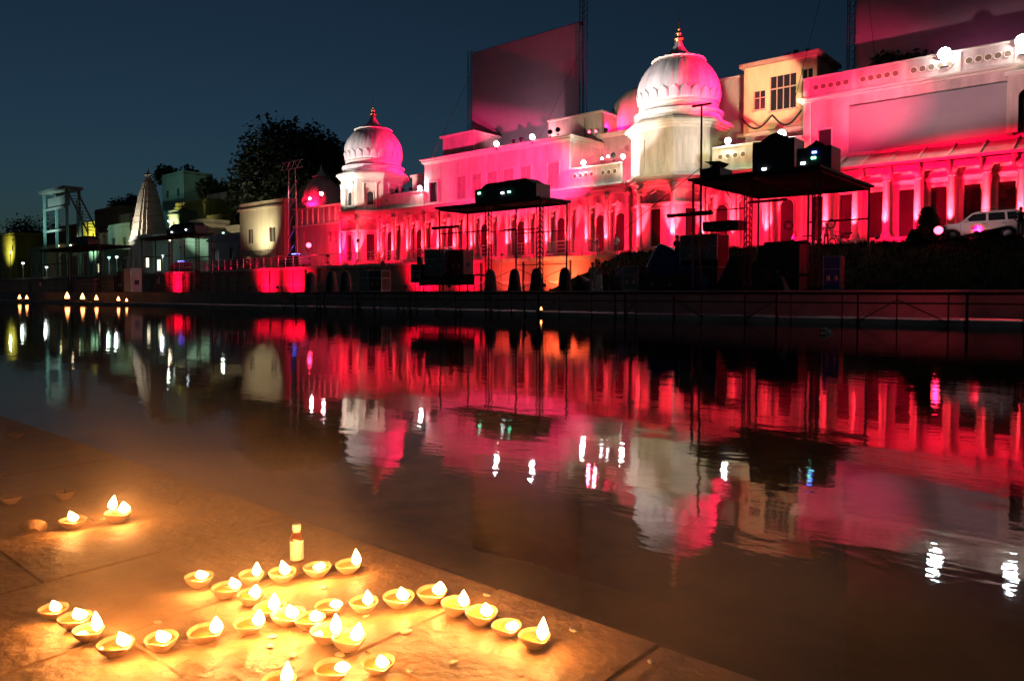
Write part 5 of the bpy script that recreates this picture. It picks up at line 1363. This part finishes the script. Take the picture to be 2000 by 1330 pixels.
def bush(px, pyt, v, halfpx, z0, label, n=1800):
    c = at_v(px, pyt, v); rx = abs(uu(px + halfpx, v) - uu(px - halfpx, v)) / 2; h = c.z - z0
    t = thing('bush', (c.x, v, z0), label, 'bush'); rnd = random.Random(px)
    m = MB()
    for k in range(9):
        a = k * .7; m.tube([(0, 0, 0), (rx * .3 * math.cos(a), rx * .3 * math.sin(a), h * .5), (rx * .6 * math.cos(a), rx * .6 * math.sin(a), h * .85)], .03, 5, .008)
    m.build('stem', 'bark', t)
    vs_, fs = [], []
    for k in range(n):
        a = rnd.random() * 6.28; q = rnd.random(); zz = rnd.random() ** .8
        rr = rx * (1 - zz * .72) * (.45 + .55 * q) * (1 + .25 * math.sin(3 * a + 5 * zz))
        p = Vector((rr * math.cos(a), rr * math.sin(a) * .8, h * zz))
        A = Vector((rnd.gauss(0, 1), rnd.gauss(0, 1), rnd.gauss(0, 1))).normalized(); B = A.cross(Vector((rnd.gauss(0, 1), rnd.gauss(0, 1), 1))).normalized()
        s = rnd.uniform(.05, .13); o = len(vs_)
        vs_ += [p - A * s, p + B * s * .5, p + A * s, p - B * s * .5]; fs.append((o, o + 1, o + 2, o + 3))
    MB().add(vs_, fs).build('foliage', 'leaf_dark', t)
bush(1815, 405, 50.0, 38, TER, 'dark pointed bush on the terrace left of the white car')
bush(1788, 450, 49.6, 24, TER, 'low dark bush left of the red glowing lamp')

# ------------------------------------------------------------------ lamps of fire on the far steps
fm = MB().lathe([(.001, 0), (.10, .05), (.14, .16), (.12, .32), (.06, .50), (.001, .66)], 12).build('flame', 'flame_far', None, True); FM = fm.data; bpy.data.objects.remove(fm)
bw = MB().lathe([(.16, 0), (.26, .10), (.32, .20), (.29, .20), (.2, .08), (.001, .06)], 16).build('bowl', 'clay', None, True); BW = bw.data; bpy.data.objects.remove(bw)
for k, (px, s, lb) in enumerate([(38, 1.2, 'left'), (52, 1.1, 'second from the left'), (131, 1.7, 'third from the left, the brightest'), (161, 1.5, 'fourth from the left'), (188, 1.2, 'fifth from the left'), (231, 1.0, 'sixth from the left'), (247, .7, 'smaller, seventh from the left'), (1057, .4, 'alone below the left canopy')]):
    v = 29.5
    t = thing('fire_bowl', (uu(px, v), v, .201), f'small fire bowl burning on the far landing, {lb}', 'fire bowl', 'fire bowls on the far landing')
    b = put(BW, 'bowl', t, scale=(s,) * 3); put(FM, 'flame', t, (0, 0, .10 * s), scale=(s, s, s * .8))

# ------------------------------------------------------------------ clay lamps on the near ghat
def diya_mesh():
    sp = lambda t, z: 1 + .26 * math.exp(-((t if t < math.pi else t - 2 * math.pi) ** 2) / .10) * min(1, max(0, z / .02)) + .02 * math.sin(3 * t)
    b = MB().lathe([(.001, 0), (.018, 0), (.020, .004), (.028, .012), (.034, .021), (.0375, .029), (.0365, .0315), (.0345, .030), (.030, .021), (.022, .012), (.001, .009)], 40, mod=sp, cap=False).build('bowl', 'clay', None, True)
    o = MB().lathe([(.0305, .0222), (.001, .0224)], 32, mod=lambda t, z: 1 + .2 * math.exp(-((t if t < math.pi else t - 2 * math.pi) ** 2) / .10), cap=False).build('oil', 'oil', None, True)
    w = MB().tube([(-.01, 0, .022), (.015, .003, .0235), (.032, 0, .030), (.040, 0, .036)], .0028, 6).build('wick', 'wick', None, True)
    fl = []
    for k, (bx, hh, rr) in enumerate(((.014, .040, .0125), (.022, .034, .0140), (.006, .046, .0115))):
        m = MB(); prof_ = [(.0012, 0), (rr * .62, hh * .10), (rr, hh * .28), (rr * .92, hh * .45), (rr * .6, hh * .68), (rr * .25, hh * .88), (.0004, hh)]
        rings = []
        for r_, z_ in prof_:
            rings.append([(bx * (z_ / hh) ** 1.6 + r_ * math.cos(a), r_ * math.sin(a), z_) for a in [2 * math.pi * i / 10 for i in range(11)]])
        m.sheet(rings)
        fo = m.build('flame', 'flame', None, True); fl.append(fo.data); bpy.data.objects.remove(fo)
    r = (b.data, o.data, w.data, fl)
    for q in (b, o, w): bpy.data.objects.remove(q)
    return r
DB, DO, DW, DF = diya_mesh()
def diya(px, py, fx, fy, label, s=1.0, lit=True, k=0, tilt=None):
    p = at_z(px, py, GH + .014)                     # middle of the bowl
    e = _ray(fx, py); q = at_z(fx, py, GH + .03)
    yaw = math.atan2(q.y - p.y, q.x - p.x) + random.uniform(-.25, .25) if lit else random.random() * 6
    t = thing('clay_lamp', (p.x, p.y, GH), label, 'clay lamp', 'lit clay lamps on the near ghat' if lit else 'unlit clay lamps on the near ghat', yaw)
    t.scale = (s * .92, s * .92 * random.uniform(.92, 1.08), s * random.uniform(.74, .90))
    if tilt: t.rotation_euler = (tilt, 0, yaw)
    put(DB, 'bowl', t); put(DW, 'wick', t)
    if lit:
        put(DO, 'oil', t)
        put(DF[k % 3], 'flame', t, (.041, 0, .036), (0, 0, R(-40) - yaw + random.uniform(-.5, .5)), (1.12, 1.12, random.uniform(.85, 1.3)))
    return t
O = ['first', 'second', 'third', 'fourth', 'fifth', 'sixth', 'seventh', 'eighth']
rowsD = [
 ('{} lit clay lamp from the left in the short slanting row at the left', [(105, 1193, 127), (147, 1213, 167), (173, 1236, 195), (226, 1264, 251)]),
 ('{} lit clay lamp of three in the lower middle row, counted from the left', [(316, 1255, 331), (401, 1238, 421), (487, 1222, 501)]),
 ('{} lit clay lamp from the left in the back row before the bottle', [(389, 1134, 404), (491, 1128, 504), (552, 1124, 564), (620, 1114, 631), (680, 1107, 697)]),
 ('{} lit clay lamp from the back in the dense diagonal row', [(442, 1153, 462), (490, 1167, 508), (528, 1190, 538), (564, 1206, 576), (605, 1214, 622), (637, 1240, 652), (682, 1254, 695)]),
 ('{} lit clay lamp from the left in the row along the water edge', [(642, 1186, 662), (711, 1182, 724), (779, 1172, 792), (844, 1164, 857), (890, 1187, 901), (941, 1204, 959), (990, 1226, 1007), (1044, 1249, 1062)]),
 ('{} lit clay lamp from the right at the bottom of the ghat', [(739, 1298, 752), (647, 1314, 665), (545, 1336, 556)]),
]
n = 0
for lab, items in rowsD:
    for i, (px, py, fx) in enumerate(items):
        s = 1.0 + random.uniform(-.06, .08)
        if (px, py) == (779, 1172): s = 1.12
        diya(px, py, fx, py, lab.format(O[i]), s, True, n); n += 1
diya(143, 1022, 143, 1010, 'lit clay lamp standing alone left of the far pair on the ghat', 1.15, True, 0)
d2 = diya(230, 1010, 244, 1000, 'far lit clay lamp with two flames, right of the lone one', 1.25, True, 1)
put(DF[0], 'flame', d2, (-.034, .0, .033), (0, 0, 2.2)); put(DW, 'wick', d2, (0, 0, 0), (0, 0, R(180)))
for px, py, lb, tl in ((22, 975, 'unlit red clay lamp at the left edge of the ghat', None), (128, 966, 'unlit clay lamp behind the lone lit one', None), (65, 1029, 'unlit clay lamp lying tipped left of the lone lit one', R(50)), (30, 850, 'unlit clay lamp at the far left water edge', None)):
    diya(px, py, px, py, lb, 1.0, False, 0, tl)

# small brown medicine bottle
bp = at_z(580, 1096, GH)
bt = thing('bottle', (bp.x, bp.y, GH), 'small brown glass bottle with white cap and white label behind the lamps', 'bottle', None, R(40))
MB().lathe([(.001, .0), (.0165, .0), (.0185, .002), (.0185, .066), (.0175, .070), (.0145, .077), (.0095, .083), (.0085, .086), (.0085, .092)], 32).build('glass_body', 'bottle_glass', bt, True)
lb = MB()
lb.sheet([[(.0189 * math.cos(a), .0189 * math.sin(a), z) for a in [R(-168 + 13 * i) for i in range(20)]] for z in (.008, .030, .062)])
lb.build('label', 'paper_label', bt, True)
MB().lathe([(.0115, .089), (.0122, .090), (.0122, .1045), (.0112, .106), (.001, .106)], 28, mod=lambda t, z: 1 + .02 * math.cos(24 * t)).build('cap', 'cap_white', bt, True)
MB().lathe([(.0098, .084), (.0108, .0855), (.0098, .087)], 20).build('neck_ring', 'cap_white', bt, True)

# petals and scraps lying on the ghat
pm = MB().sheet([[(-.011, -.006, .001), (0, -.010, .003), (.011, -.005, .002)], [(-.013, 0, .002), (0, 0, .0008), (.014, 0, .004)], [(-.010, .006, .003), (0, .010, .002), (.010, .006, .001)]]).build('flower_petal', 'petal', None, True)
PM = pm.data; bpy.data.objects.remove(pm)
bm = bmesh.new(); bm.from_mesh(PM); bmesh.ops.solidify(bm, geom=bm.faces[:], thickness=.0015); bm.to_mesh(PM); bm.free()
pets = [(885, 1294, 'pale petal lying alone at the lower right of the lamps'), (1120, 1230, 'pale petal near the water edge, right of the lamp row'), (1272, 1292, 'tiny pale petal on the right corner of the ghat'), (632, 1147, 'pale petal among the lamps behind the diagonal row'),
        (533, 1243, 'pale scrap below the middle row of lamps'), (528, 1262, 'pale scrap under the scrap below the middle row'), (572, 1280, 'pale scrap in the light pool at bottom middle'), (664, 1279, 'pale petal left of the lowest lamp'), (793, 1233, 'pale petal on the slab seam'),
        (715, 1203, 'pale petal in front of the water-edge lamps'), (952, 1162, 'pale petal at the water edge behind the lamps'), (308, 1215, 'pale petal above the lower middle row'), (800, 1310, 'pale petal right of the lowest lamp')]
for px, py, lb in pets:
    o = bpy.data.objects.new('flower_petal', PM); C.objects.link(o); o.location = at_z(px, py, GH + .001); o.rotation_euler = (0, 0, random.random() * 6); o.scale = (random.uniform(.6, 1.1),) * 3
    tag(o, lb, 'petal', 'petals scattered on the ghat')
# scrap of white flowers drifting on the water
p = at_z(1613, 650, .01)
fl = thing('flower_scrap', (p.x, p.y, 0.0), 'small white flower scrap floating on the water below the blue case', 'flower')
for k in range(5):
    o = put(PM, 'petal', fl, (.09 * math.cos(k * 1.3), .09 * math.sin(k * 1.3), .03 + .05 * (k % 2)), (random.random(), random.random(), k), (9, 9, 9))
MB().tube([(0, 0, -.05), (.02, .02, .05), (.1, .05, .12)], .012, 5).build('stalk', 'leaf', fl)

# lamp smoke drifting over the ghat and the water beside it
sm = MB().box(-6.5, 0.9, -.4, 4.2, .415, 1.02)
smm = bpy.data.materials.new('lamp_smoke'); smm.use_nodes = True
n, l = smm.node_tree.nodes, smm.node_tree.links; n.remove(n['Principled BSDF'])
pv = n.new('ShaderNodeVolumePrincipled'); pv.inputs['Color'].default_value = (0.9, 0.74, 0.6, 1); pv.inputs['Anisotropy'].default_value = 0.2
tc = n.new('ShaderNodeTexCoord'); no = n.new('ShaderNodeTexNoise'); no.inputs['Scale'].default_value = 1.5; no.inputs['Detail'].default_value = 2.5; no.inputs['Distortion'].default_value = .6
l.new(tc.outputs['Object'], no.inputs['Vector'])
mr = n.new('ShaderNodeMapRange'); mr.inputs[1].default_value = .44; mr.inputs[2].default_value = .72; mr.inputs[3].default_value = 0.02; mr.inputs[4].default_value = 0.55
l.new(no.outputs['Fac'], mr.inputs[0])
# thins out towards the sides and upwards
sx = n.new('ShaderNodeSeparateXYZ'); l.new(tc.outputs['Object'], sx.inputs[0])
def fade(ax, a, b, c, d):
    r_ = n.new('ShaderNodeMapRange'); r_.interpolation_type = 'SMOOTHSTEP'; l.new(sx.outputs[ax], r_.inputs[0]); r_.inputs[1].default_value = a; r_.inputs[2].default_value = b; r_.inputs[3].default_value = c; r_.inputs[4].default_value = d
    return r_.outputs[0]
last = mr.outputs[0]
for f_ in (fade('Z', .5, 1.0, 1, 0), fade('Y', 1.35, 2.9, 1, 0), fade('X', -.2, .9, 1, 0), fade('X', -6.5, -4, 0, 1)):
    m_ = n.new('ShaderNodeMath'); m_.operation = 'MULTIPLY'; l.new(last, m_.inputs[0]); l.new(f_, m_.inputs[1]); last = m_.outputs[0]
l.new(last, pv.inputs['Density'])
l.new(pv.outputs[0], n['Material Output'].inputs['Volume'])
MATS['lamp_smoke'] = smm
tag(sm.build('smoke', 'lamp_smoke'), 'warm lamp smoke drifting over the near ghat and water edge', 'smoke', kind='stuff')
cy.volume_step_rate = 3.0
cy.volume_max_steps = 48
